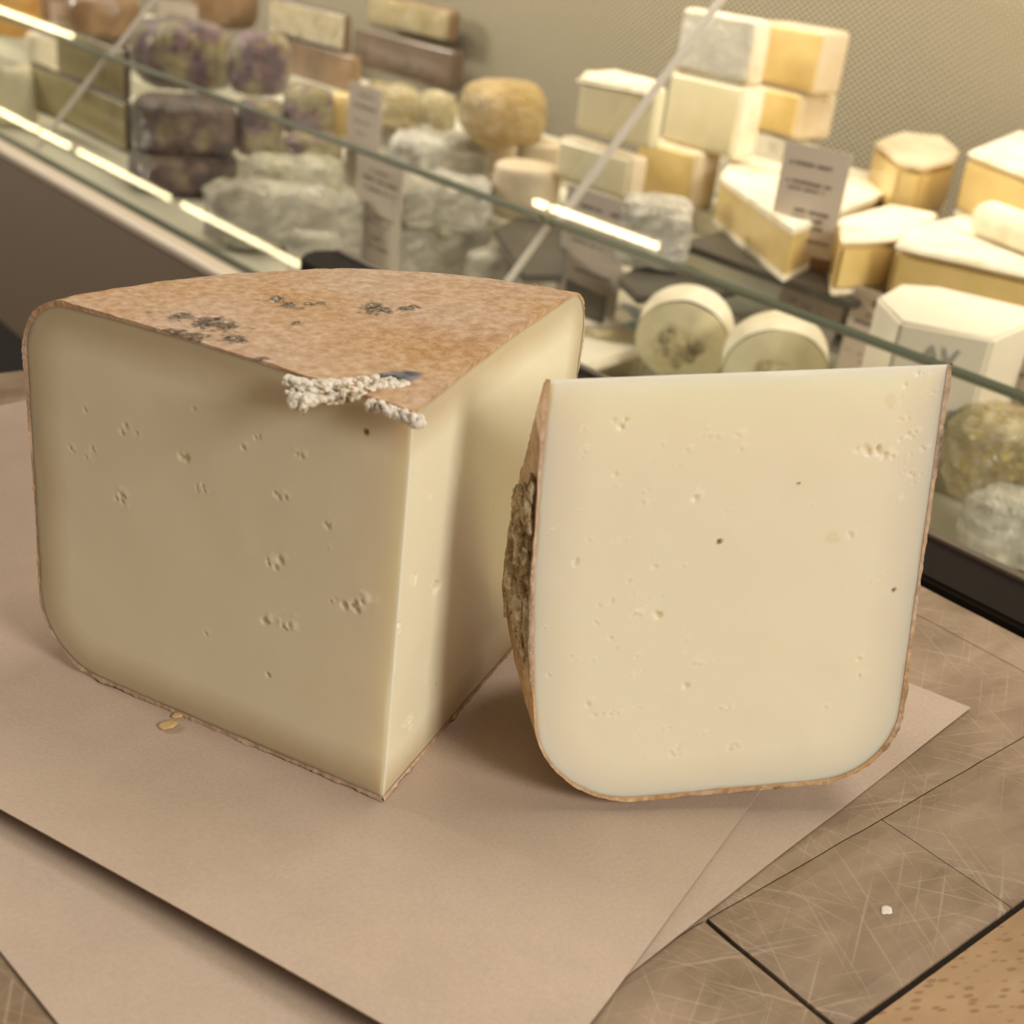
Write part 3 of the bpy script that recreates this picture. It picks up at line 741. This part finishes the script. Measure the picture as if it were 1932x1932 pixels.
M_purpled = mat_cheese('dark_purple_rind', [(.36, S(52, 38, 38)), (.48, S(86, 64, 62)), (.58, S(122, 96, 88)), (.68, S(150, 132, 92))], 24, .3, 1, .6, 30, .7)
M_olive = mat_cheese('olive_blue_paste', [(.32, S(110, 98, 64)), (.42, S(158, 142, 94)), (.7, S(176, 160, 108))], 14, .4, .5, .3, 30)
M_brown = mat_cheese('brown_rind', [(.3, S(110, 84, 58)), (.6, S(150, 118, 84)), (.75, S(180, 150, 112))], 16, .5, .5, .5, 40)
M_pale = mat_cheese('pale_beige_rind', [(.3, S(206, 186, 152)), (.7, S(230, 214, 184))], 20, .6, .1, .4, 50)
M_dark = mat_cheese('dark_crate', [(.3, S(84, 66, 50)), (.7, S(120, 98, 76))], 16, .4, .7, .4, 40)
M_wood2 = mat_plain('label_wood', S(150, 112, 72), .6, bump=.2, bsc=200, var=.3)
M_card = mat_plain('white_label_card', S(206, 192, 178), .55)
M_ink = mat_plain('grey_print', S(120, 108, 96), .7)
M_blue = mat_cheese('blue_print', [(.36, S(226, 216, 196)), (.5, S(110, 138, 152)), (.66, S(84, 116, 136))], 55, .5, 0, 0, 40)
M_boxw = mat_plain('white_waxed_box', S(238, 228, 208), .4, coat=.2)
M_core = mat_cheese('grey_blue_core', [(.36, S(120, 104, 84)), (.47, S(178, 164, 132)), (.56, S(222, 208, 164))], 70, .5, .3, .5, 90)

CN = 'cheese'
def block(label, corner, yt, xl, xr, z0, paste, rind=None, group=None, bev=.006, cat='cheese', name='cheese_block', px_h=True, back=None, xf=None, yback=None):
    """corner px: nearest vertical edge at its foot; xl/xr: px reached by the two visible faces"""
    kx = onz(corner[0], corner[1], 0)[0]/CH
    z0 = level(z0, lambda z: kx*(CH-z)+.06*(CH-z)/.23)
    c = onz(corner[0], corner[1], z0)
    if xf is not None:
        c = onx(corner[0], corner[1], xf); print(label[:40], 'ray z', c[2], 'z0', z0); c[2] = z0
    z1 = zat(c, yt)
    wy = bis(lambda w_: proj((c[0], c[1]+w_, z0))[0]-xl, 0.0, .6); wx = bis(lambda w_: proj((c[0]+w_, c[1], z0))[0]-xr, 0.0, .6) if back is None else back
    t = empty(name, (c[0]+wx/2, c[1]+wy/2, z0), label, cat, group)
    lo = np.array([c[0], c[1], z0]); hi = np.array([c[0]+wx, c[1]+wy, z1])
    if rind:
        e = min(.003, (z1-z0)*.08)
        box('paste', lo+np.array([0, e, e]), hi-np.array([e, e, e]), paste, t, bev*.5, 3)
        box('rind', lo+np.array([.0012, 0, 0]), hi, rind, t, bev, 3)
    else:
        box('paste', lo, hi, paste, t, bev, 3)
    return z1, c, (wx, wy)
def tslab(label, poly, z0, h, paste, rind, name='cheese_wedge', cat='cheese', group=None, bev=.004, rt=.005, exposed=True, xmax=None):
    xmax = xmax or XW-.004
    """prism from its top outline (px, on its own top plane); rind layers top and bottom"""
    h *= .95
    z0 = level(z0, lambda z: min(max(onz(x, y, z+h)[0] for x, y in poly), xmax))
    z1 = z0+h; P = [tuple(onz(x, y, z1)[:2]) for x, y in poly]; P = np.array(P); P[:, 0] = np.minimum(P[:, 0], xmax-np.arange(len(P))*.0004); c = P.mean(0)
    t = empty(name, (c[0], c[1], z0), label, cat, group)
    if rind is not None:
        # slightly bulging paste between two bloomy skins
        bmobj('paste', prismbm([tuple(p) for p in (P-c)*.985+c], z0+rt*.6, z1-rt*.8, bev), paste, t)
        for nm, a, b2, s in (('top_rind', z1-rt, z1, 1.0), ('bottom_rind', z0, z0+rt, .99)):
            bm = prismbm([tuple(p) for p in (P-c)*s+c], a, b2, rt*.4, 3); bmobj(nm, bm, rind, t)
    else:
        bmobj('paste', prismbm([tuple(p) for p in P], z0, z1, bev, 3), paste, t)
    return z1
def sup(label, cx, yb, yt, wpx, z0, mat, depth=1.0, e1=.5, e2=.7, nz=.10, name='cheese', cat='cheese', group=None, rot=0., seed=0, band=None, nsc=.03):
    """rounded (superellipsoid) cheese: cx, foot y, top y, width in px"""
    def far(z):
        f0 = onz(cx, yb, z); return f0[0]+wpx/2*np.linalg.norm(f0-CAM)/FP*(depth*1.45+.2)
    z0 = level(z0, far)
    f_ = onz(cx, yb, z0); d = np.linalg.norm(f_-CAM); fw = ray(cx, yb)[:2]; fw = fw/np.linalg.norm(fw)
    r = wpx/2*d/FP*.96; dd = r*depth; c = np.array([f_[0], f_[1]])+fw*dd*.8
    hz = (zat(c-fw*dd*.3, yt)-z0)/2; hz = max(hz, .006)
    t = empty(name, (c[0], c[1], z0), label, cat, group)
    n = 60; u = np.linspace(-math.pi/2, math.pi/2, n); v = np.linspace(-math.pi, math.pi, 2*n, endpoint=False)
    Ug, W_ = np.meshgrid(u, v, indexing='ij'); pw = lambda a, e: np.sign(a)*np.abs(a)**e
    Q = np.stack([r*pw(np.cos(Ug), e1)*pw(np.cos(W_), e2), dd*pw(np.cos(Ug), e1)*pw(np.sin(W_), e2), hz*pw(np.sin(Ug), e1)], -1)
    nzv = fbm(Q+seed*3.1, nsc, 4, seed)
    wr = (.13 if mat.name.startswith('film') else .03 if mat.name.startswith(('purple', 'dark_p', 'golden')) else 0)
    Q = Q*(1+nz*nzv[..., None]-wr*np.abs(noise(Q+seed, .022, seed+2))[..., None]-wr*.6*np.abs(noise(Q-seed, .011, seed+3))[..., None])
    a = math.atan2(fw[1], fw[0])-math.pi/2+rot; Rz = np.array([[math.cos(a), -math.sin(a), 0], [math.sin(a), math.cos(a), 0], [0, 0, 1]])
    Q = Q @ Rz.T; Q = Q+np.array([c[0], c[1], 0]); Q[..., 2] += z0-Q[..., 2].min()
    mesh('body', Q.reshape(-1, 3), gridfaces(n, 2*n, 0, wrap=True), mat, t, True)
    return Q[..., 2].max(), c, r
def card(label, BL, BR, yt, z0, lines, name='price_label', hole=False, group='price labels in the case', zc=None, lean=0.0, yt2=None):
    z0 = level(z0, lambda z: max(onz(*BL, z)[0], onz(*BR, z)[0])+.005)
    a = onz(*BL, z0); b2 = onz(*BR, z0); z1 = zat(a, yt)
    U_ = (b2-a); w_ = np.linalg.norm(U_); U_ /= w_; N_ = np.cross(U_, [0, 0, 1.]); h = z1-z0
    if N_ @ (CAM-a) < 0: N_ = -N_
    t = empty(name, tuple((a+b2)/2), label, 'label', group)
    up = np.array([0, 0, 1.])-N_*lean
    def quad(u0, v0, u1, v1, off, th):
        P = []
        for o_ in (off, off+th):
            for (uu, vv) in ((u0, v0), (u1, v0), (u1, v1), (u0, v1)): P.append(a+U_*w_*uu+up*h*vv+N_*o_)
        return P
    Fq = [(3, 2, 1, 0), (4, 5, 6, 7), (0, 1, 5, 4), (1, 2, 6, 5), (2, 3, 7, 6), (3, 0, 4, 7)]
    mesh('card', quad(0, 0, 1, 1, 0, .001), Fq, M_card, t, False)
    V = []; F = []; rr_ = random.Random(hash(label) % 1000 if False else len(label))
    for (u0, u1, v, hh) in lines:
        u = u0
        while u < u1:
            wl = rr_.uniform(.022, .05)
            if rr_.random() < .84:
                q = quad(u, v-hh/2*rr_.uniform(.7, 1), min(u+wl*.8, u1), v+hh/2*rr_.uniform(.7, 1), .001, .0003); o_ = len(V); V += q; F += [tuple(i+o_ for i in f) for f in Fq]
            u += wl
    if V: mesh('printed_lines', V, F, M_ink, t, False)
    if hole:
        c = a+U_*w_*.42+up*h*.90; q = []
        for k in range(12): an = k/12*2*math.pi; q.append(c+U_*math.cos(an)*.0032+np.array([0, 0, 1.])*math.sin(an)*.0032+N_*.0012)
        q2 = [p+N_*.002 for p in q]; mesh('pin_head', q+q2, [tuple(range(12)), tuple(range(23, 11, -1))]+[(k, (k+1) % 12, 12+(k+1) % 12, 12+k) for k in range(12)], BLACKM, t, False)
    return z1

# slates and boards under the cheeses
def slab(label, pts, z0, z1, mat, name='slate_board', cat='board', grp='dark slate boards in the case', bev=.002):
    z0 = level(D(0), lambda z: max(onz(x, y, z+z1)[0] for x, y in pts)); z1 = z0+z1
    P = [tuple(onz(x, y, z1)[:2]) for x, y in pts]
    o = bmobj(name, prismbm(P, z0, z1, bev), mat); tag(o, label, cat, grp); return z1+.0002
zs = slab('dark slate board under the large cut brie and its neighbours at the right', [(1275, 455), (1400, 425), (1760, 440), (2150, 560), (2150, 690), (1700, 560), (1600, 570)], 0, .006, SLATE)
slab('dark slate board half hidden behind the pale cheeses left of the tall label', [(930, 430), (1020, 385), (1070, 430), (1065, 520), (985, 520)], 0, .006, SLATE)
zs2 = slab('dark slate board in front of the wrapped white cheese right of the middle label', [(1165, 525), (1190, 505), (1300, 500), (1400, 545), (1340, 560), (1200, 560)], 0, .006, SLATE)

# square stack
G1 = 'stacked square soft cheeses at the back of the case'
z, c, w_ = block('square ivory cheese at the foot of the tall stack, left one, beige cut side', (1298, 398), 288, 1187, 1346, D(0), M_paste, M_pale, G1)
z2, c, w_ = block('square ivory cheese at the foot of the tall stack, behind and right, wrapped in film', (1470, 340), 262, 1330, 1525, D(.0), M_wrapw, None, G1, xf=.955)
zB1, c, w_ = block('square cheese, lower left of the top four in the tall stack, smooth ivory cut side', (1388, 262), 162, 1243, 1425, z, M_paste2, M_bloom, G1, xf=.885)
zB2, c2, w2 = block('square cheese, lower right of the top four in the tall stack, greyish rind beside', (1497, 266), 176, 1392, 1566, z2, M_paste, M_pale, G1, xf=.955)
block('square cheese, upper left of the top four in the tall stack, wrapped and shiny', (1408, 158), 38, 1268, 1440, zB1, M_wrapw, M_bloom, G1, xf=.885)
block('square cheese, upper right of the top four in the tall stack, golden cut side', (1540, 155), 58, 1418, 1584, zB2, M_paste, M_pale, G1, xf=.955)
zW, c, w_ = block('square cheese at the foot of the white crusted block, pale green-ivory side', (1180, 382), 297, 1042, 1215, D(.02), M_paste2, M_pale, G1)
z, c, w_ = block('tall white block cheese with a thick crusty white top', (1222, 284), 166, 1082, 1246, zW, M_grey, None, G1)
o = tslab('thin white crust lid lying over the tall white block cheese', [(1224, 172), (1086, 146), (1108, 134), (1160, 130), (1246, 152)], z, .006, M_bloom, None, bev=.0025, name='cheese_crust')
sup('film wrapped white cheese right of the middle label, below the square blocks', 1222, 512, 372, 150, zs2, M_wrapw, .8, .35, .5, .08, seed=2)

# pale discs
sup('flat pale round cheese with whitish top, left of the square blocks', 985, 420, 312, 130, D(0), M_pale, 1, .25, 1, .03, seed=4)
sup('flat pale round cheese behind, below the golden ball', 915, 330, 262, 110, D(.03), M_pale, 1, .3, 1, .04, seed=5)
sup('flat pale round cheese in the gap right of the golden ball', 1020, 320, 268, 100, D(.03), M_pale, 1, .3, 1, .04, seed=6)
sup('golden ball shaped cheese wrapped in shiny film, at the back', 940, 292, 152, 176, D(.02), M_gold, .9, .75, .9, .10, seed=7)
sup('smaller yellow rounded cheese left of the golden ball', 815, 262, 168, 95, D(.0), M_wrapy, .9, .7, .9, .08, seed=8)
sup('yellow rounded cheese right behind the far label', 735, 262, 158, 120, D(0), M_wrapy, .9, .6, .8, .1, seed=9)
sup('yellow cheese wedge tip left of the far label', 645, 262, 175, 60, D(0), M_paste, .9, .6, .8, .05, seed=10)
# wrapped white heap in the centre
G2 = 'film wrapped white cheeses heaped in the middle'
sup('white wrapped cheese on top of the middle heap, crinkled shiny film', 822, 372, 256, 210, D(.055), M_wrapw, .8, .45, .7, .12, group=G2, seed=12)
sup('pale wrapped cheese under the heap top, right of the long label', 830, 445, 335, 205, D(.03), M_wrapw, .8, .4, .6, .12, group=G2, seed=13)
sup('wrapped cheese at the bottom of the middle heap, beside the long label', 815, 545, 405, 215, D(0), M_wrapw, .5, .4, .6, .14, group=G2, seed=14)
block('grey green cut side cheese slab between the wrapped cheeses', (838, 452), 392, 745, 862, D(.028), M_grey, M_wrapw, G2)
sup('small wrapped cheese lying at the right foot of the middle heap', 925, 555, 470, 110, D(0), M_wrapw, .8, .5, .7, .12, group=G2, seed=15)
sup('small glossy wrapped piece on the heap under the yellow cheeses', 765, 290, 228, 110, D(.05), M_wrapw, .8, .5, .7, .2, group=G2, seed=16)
# bries
tslab('large pale brie wedge behind the upright label, tip toward the front', [(1498, 432), (1359, 333), (1380, 303), (1430, 280), (1500, 262), (1570, 256), (1640, 272), (1690, 305), (1714, 335), (1706, 350)], zs, .042, M_paste, M_bloom, xmax=1.03, group='brie pieces')
tslab('small thick brie wedge with creased top near the back wall', [(1745, 314), (1700, 304), (1650, 266), (1700, 248), (1780, 256), (1812, 284), (1798, 303)], .018, .050, M_paste, M_pale, group='brie pieces')
tslab('brie wedge at the right edge by the back wall, yellow cut side', [(1826, 284), (1960, 335), (2100, 330), (2060, 250), (1920, 246)], .031, .054, M_paste, M_bloom, group='brie pieces')
tslab('narrow brie piece right of the upright label, deep yellow cut side', [(1588, 452), (1702, 447), (1772, 402), (1680, 384), (1583, 410)], zs, .044, M_paste, M_bloom, group='brie pieces')
zb = tslab('largest cut brie at the right edge with wrinkled white top', [(1688, 460), (1716, 426), (1826, 402), (2020, 408), (2150, 470), (2140, 560)], zs, .046, M_paste, M_bloom, group='brie pieces')
# log
a = onz(1850, 408, zb+.013); b2 = onz(2010, 468, zb+.013); ax = (b2-a)/np.linalg.norm(b2-a); s1 = np.cross(ax, [0, 0, 1.]); s1 /= np.linalg.norm(s1); s2 = np.cross(s1, ax)
V = []; nA, nB = 26, 24
for i in range(nA):
    t = i/(nA-1); L_ = np.linalg.norm(b2-a); rr_ = .0135*min(1, (max(1-(abs(2*t-1))**14, 0))**.5+.02)
    for j in range(nB): an = j/nB*2*math.pi; V.append(a+ax*L_*t+s1*rr_*math.cos(an)+s2*rr_*math.sin(an))
o = mesh('cheese_log', V, gridfaces(nA, nB, 0, wrap=True), M_bloom); tag(o, 'white log shaped cheese lying on top of the largest brie', 'cheese')

# white lid with blue print
zq = level(D(0), lambda z: max(onz(x, y, z+.008)[0] for x, y in [(985, 508), (1120, 525), (1268, 582)])); zl = zq+.008
P = [tuple(onz(x, y, zl)[:2]) for x, y in [(850, 575), (985, 508), (1120, 525), (1268, 582), (1215, 655), (1075, 700)]]
LB = empty('cheese_box', tuple(np.mean(P, 0))+(zq,), 'flat white cheese box lid with a blue printed ring behind the glass', 'box')
bmobj('lid', prismbm(P, zq, zl, .002), M_boxw, LB)
cc = onz(1118, 592, zl+.0006); ring = []; Fq = []
for i, rr_ in enumerate((.030, .044)):
    for k in range(48): an = k/48*2*math.pi; ring.append((cc[0]+rr_*1.15*math.cos(an), cc[1]+rr_*math.sin(an), zl+.0006))
Fq = [(k, (k+1) % 48, 48+(k+1) % 48, 48+k) for k in range(48)]
mesh('blue_ring', ring, Fq, M_blue, LB, False)
# labels
zh = zs
bz, c, w_ = block('small wooden block holding the upright white label', (1567, 524), 488, 1415, 1590, zh, M_wood2, None, None, .002, 'label holder', 'label_holder')
card('upright white label in the wooden block, nearest the back wall', (1446, 462), (1566, 492), 266, bz, [(.12, .80, .83, .035), (.08, .80, .66, .035), (.16, .72, .60, .03), (.28, .50, .40, .04), (.55, .85, .40, .04), (.28, .50, .33, .04), (.55, .78, .33, .04), (.25, .80, .26, .04), (.05, .95, .14, .03), (.05, .3, .10, .03)])
hz_, c, w_ = block('small dark block at the foot of the middle label', (1135, 612), 556, 1060, 1140, zl, mat_plain('dark_holder', S(92, 80, 64), .5), None, None, .002, 'label holder', 'label_holder')
card('white label standing on the blue printed lid, partly behind the green glass edge', (1047, 556), (1160, 600), 347, zl, [(.10, .88, .86, .035), (.10, .82, .60, .025), (.18, .78, .55, .025), (.28, .55, .30, .03), (.58, .85, .30, .03), (.02, .7, .12, .02)])
card('tall narrow white label in the centre, seen through the slanted glass', (664, 505), (747, 548), 278, D(0), [(.3, .7, .87, .02), (.15, .9, .80, .03), (.2, .9, .72, .03), (.15, .85, .52, .03), (.2, .8, .47, .02), (.4, .65, .34, .03), (.35, .8, .27, .03), (.1, .9, .12, .02)])
card('far narrow white label rising in front of the yellow cheeses', (652, 330), (712, 356), 152, D(0), [(.3, .75, .90, .02), (.15, .85, .78, .03), (.2, .7, .62, .02), (.3, .6, .50, .02)])
card('short white label tilted behind the green glass edge, left of the pinned one', (1452, 606), (1566, 652), 515, D(0), [(.12, .3, .55, .06), (.4, .7, .5, .05)], lean=.3)
card('white label with a round pin hole, behind the glass beside the white box', (1570, 735), (1682, 784), 537, D(0), [(.28, .72, .78, .03), (.12, .9, .70, .035), (.5, .9, .62, .03), (.08, .95, .42, .015), (.3, .7, .35, .02)], hole=True)
card('grey shaded label at the right edge in front of the white box', (1853, 812), (1975, 872), 640, D(0), [(.2, .45, .72, .05), (.1, .9, .40, .02), (.3, .6, .46, .03)])
card('small plain label behind the far mottled cheeses at the top left', (98, 72), (158, 86), 2, D(.06), [(.2, .8, .6, .06)])
card('small label above the purple mottled cheeses at the top', (300, 60), (372, 74), -2, D(.08), [(.2, .8, .6, .06)])

# white box with print
BX_ = [(1700, 606), (1876, 640), (1985, 590), (1770, 540), (1697, 535), (1655, 560)]
zbx = level(D(0), lambda z: max(onz(x, y, z+.080)[0] for x, y in BX_)); zt = zbx+.080; Pq = [onz(x, y, zt) for x, y in BX_]
WBX = empty('cheese_box', tuple(np.mean([p[:2] for p in Pq], 0))+(zbx,), 'tall white waxed paper box with grey blue lettering behind the glass', 'box')
bmobj('carton', prismbm([tuple(p[:2]) for p in Pq], zbx, zt, .002), M_boxw, WBX)
def text(parent, s, a, b2, zc, size, mat, frac):
    cu = bpy.data.curves.new('lettering', 'FONT'); cu.body = s; cu.size = size; cu.extrude = .0003; cu.align_x = 'CENTER'
    o = bpy.data.objects.new('lettering', cu); COL.objects.link(o); cu.materials.append(mat)
    U_ = (b2-a)/np.linalg.norm(b2-a); N_ = np.cross(U_, [0, 0, 1.]); p = a*(1-frac)+b2*frac; p = np.array([p[0], p[1], zc])+N_*.001
    M = Matrix(((U_[0], 0, N_[0], p[0]), (U_[1], 0, N_[1], p[1]), (U_[2], 1, N_[2], p[2]), (0, 0, 0, 1)))
    bpy.context.view_layer.update()
    me = bpy.data.meshes.new_from_object(o.evaluated_get(bpy.context.evaluated_depsgraph_get())); bpy.data.objects.remove(o)
    me.transform(M); me.materials.clear(); o = link('lettering', me, mat, parent, False)
text(WBX, 'AV', Pq[0], Pq[1], zt-.022, .017, mat_plain('faint_print', S(176, 172, 166), .6), .50)
text(WBX, 'N BI', Pq[0], Pq[1], zt-.058, .016, mat_plain('blue_lettering', S(140, 146, 146), .6), .68)

# soft ripened rounds standing on edge, cut
def round_cut(label, cx, cy, rpx, z0, yaw, seed, th=.032):
    z0 = level(z0, lambda z: onz(cx, cy, z+.03)[0]+.03); f_ = onz(cx, cy, z0+.04); r = rpx*np.linalg.norm(f_-CAM)/FP; c = onz(cx, cy, z0+r*.96)
    t = empty('cut_round_cheese', (c[0], c[1], z0), label, 'cheese', 'cut soft rounds behind the glass')
    ax_ = np.array([math.cos(yaw), math.sin(yaw), .30]); ax_ /= np.linalg.norm(ax_); sx = np.cross(ax_, [0, 0, 1.]); sx /= np.linalg.norm(sx); sy = np.cross(sx, ax_)
    nA, nB = 22, 56; prof = []
    for i in range(nA):
        a_ = i/(nA-1); x = -th*.1+th*1.1*a_; rr_ = r*(1-.02*(1-a_))*(1-.5*max(0, a_-.55)**2/.2) if a_ < .999 else 0.0; prof.append((x, max(rr_, 0)))
    V = []
    for x, rr_ in prof:
        for j in range(nB):
            an = j/nB*2*math.pi; p = c-ax_*(-x)*1+sx*rr_*math.cos(an)+sy*rr_*math.sin(an); V.append(p)
    V = np.array(V); V = V+fbm(V, .03, 3, seed)[:, None]*.003*ax_
    mesh('rind', V, gridfaces(nA, nB, 0, wrap=True), M_bloom, t)
    # bulging cut face toward the front, with a grey core
    for nm, k0, k1, mt, of in (('cut_face', 0, .97, M_paste2, .0035), ('core', 0, .42, M_core, .0075)):
        V = []; nr_ = 14
        for i in range(nr_):
            s_ = i/(nr_-1)*k1
            for j in range(nB):
                an = j/nB*2*math.pi; rr_ = r*s_*(1+(.18*math.sin(3*an+seed)+.1*math.sin(7*an) if nm == 'core' else 0))
                V.append(c-ax_*(of+.007*math.cos(s_*1.5))+sx*rr_*math.cos(an)+sy*rr_*math.sin(an))
        V = np.array(V)
        if nm == 'core': V = V+fbm(V, .012, 3, seed+5)[:, None]*.0045*ax_
        else: V = V+fbm(V, .02, 3, seed+5)[:, None]*.0030*ax_
        mesh(nm, V, gridfaces(nr_, nB, 0, wrap=True, flip=True), mt, t)
    return r
round_cut('cut soft round with grey core leaning upright, left of the pair behind the glass', 1288, 640, 92, D(0), .62, 1)
round_cut('cut soft round with white rind at its side, right of the pair behind the glass', 1462, 700, 100, D(0), .75, 2)
sup('pale cut piece at the foot of the left soft round, behind the large wedge', 1150, 715, 620, 150, D(0), M_wrapy, .6, .5, .7, .12, seed=21)
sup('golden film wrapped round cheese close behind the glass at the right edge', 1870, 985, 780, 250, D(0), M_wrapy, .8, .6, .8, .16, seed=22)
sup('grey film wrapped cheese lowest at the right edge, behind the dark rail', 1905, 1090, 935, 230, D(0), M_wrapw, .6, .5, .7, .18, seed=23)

# left part
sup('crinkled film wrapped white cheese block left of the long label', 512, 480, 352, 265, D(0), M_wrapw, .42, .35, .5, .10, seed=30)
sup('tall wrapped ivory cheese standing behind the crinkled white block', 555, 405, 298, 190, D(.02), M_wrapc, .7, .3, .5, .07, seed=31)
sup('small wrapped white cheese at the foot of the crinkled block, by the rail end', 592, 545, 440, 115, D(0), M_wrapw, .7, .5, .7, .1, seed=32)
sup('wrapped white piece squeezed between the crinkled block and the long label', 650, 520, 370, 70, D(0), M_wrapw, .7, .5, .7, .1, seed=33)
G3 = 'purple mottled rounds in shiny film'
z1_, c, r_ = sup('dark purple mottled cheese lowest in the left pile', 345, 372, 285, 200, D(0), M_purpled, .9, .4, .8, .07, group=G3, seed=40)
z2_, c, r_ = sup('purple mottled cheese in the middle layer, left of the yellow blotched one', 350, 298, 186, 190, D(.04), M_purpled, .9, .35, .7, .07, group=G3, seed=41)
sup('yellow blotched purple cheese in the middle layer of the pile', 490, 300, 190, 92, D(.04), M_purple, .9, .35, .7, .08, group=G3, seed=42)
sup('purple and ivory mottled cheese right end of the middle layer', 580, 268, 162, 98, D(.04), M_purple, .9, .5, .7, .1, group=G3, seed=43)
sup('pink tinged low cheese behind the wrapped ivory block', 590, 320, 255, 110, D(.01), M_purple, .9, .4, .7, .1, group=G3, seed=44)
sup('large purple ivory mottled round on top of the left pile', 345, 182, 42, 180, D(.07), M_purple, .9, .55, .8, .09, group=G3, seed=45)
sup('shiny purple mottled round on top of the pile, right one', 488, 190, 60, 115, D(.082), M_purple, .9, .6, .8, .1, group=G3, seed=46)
block('olive blue veined cheese block, lower of the two by the left strip', (240, 292), 192, 60, 252, D(0), M_olive, M_purpled, 'olive blue cheeses at the left')
block('olive blue veined cheese block, upper of the two by the left strip', (236, 190), 92, 106, 250, D(.065), M_olive, M_purpled, 'olive blue cheeses at the left')
# far left odds
sup('grey translucent tub at the far left behind the glass', 20, 240, 130, 96, D(0), M_grey, .45, .4, .6, .04, seed=50, name='cheese_tub', cat='tub')
sup('low pale dish with a bright rim left of the olive cheeses', 90, 185, 132, 120, D(0), M_pale, .9, .3, .8, .03, seed=51, name='dish', cat='dish')
sup('white cup shaped cheese behind the glass at the far left', 85, 140, 62, 60, D(.03), M_bloom, .9, .35, .8, .03, seed=52)
sup('orange rinded cheese in the top left corner', 18, 75, -30, 110, D(.04), mat_cheese('orange_rind', [(.3, S(200, 146, 74)), (.7, S(232, 184, 104))], 12, .4, .5, .3), .9, .5, .8, .08, seed=53)
sup('brown cheese beside the orange one at the top left', 75, 45, -30, 90, D(.05), M_brown, .9, .5, .8, .08, seed=54)
sup('brown crusted loaf shaped cheese behind the strip at the top left', 195, 75, -10, 130, D(.04), M_brown, .9, .5, .8, .08, seed=55)
sup('dark cheese in shadow between strip and top pile', 200, 92, 45, 90, D(0), M_purpled, .9, .5, .8, .08, seed=56)
# upper wheels on crates
z1_, c, w_ = block('dark wooden crate under the wrapped half wheel near the back wall', (850, 172), 98, 665, 872, D(0), M_dark, None, None, .003, 'crate', 'crate')
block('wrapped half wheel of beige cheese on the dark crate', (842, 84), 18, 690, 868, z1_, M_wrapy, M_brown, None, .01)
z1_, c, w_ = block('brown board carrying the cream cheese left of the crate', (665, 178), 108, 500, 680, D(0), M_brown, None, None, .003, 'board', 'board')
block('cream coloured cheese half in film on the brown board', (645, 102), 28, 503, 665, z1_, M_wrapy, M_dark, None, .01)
sup('beige wrapped wheel at the top edge left of the cream half', 425, 60, -40, 120, D(.05), M_brown, .9, .5, .8, .08, seed=60)
sup('pale wheel peeking in at the top edge above the crates', 600, 14, -60, 190, D(.12), M_wrapy, .9, .4, .8, .05, seed=61)
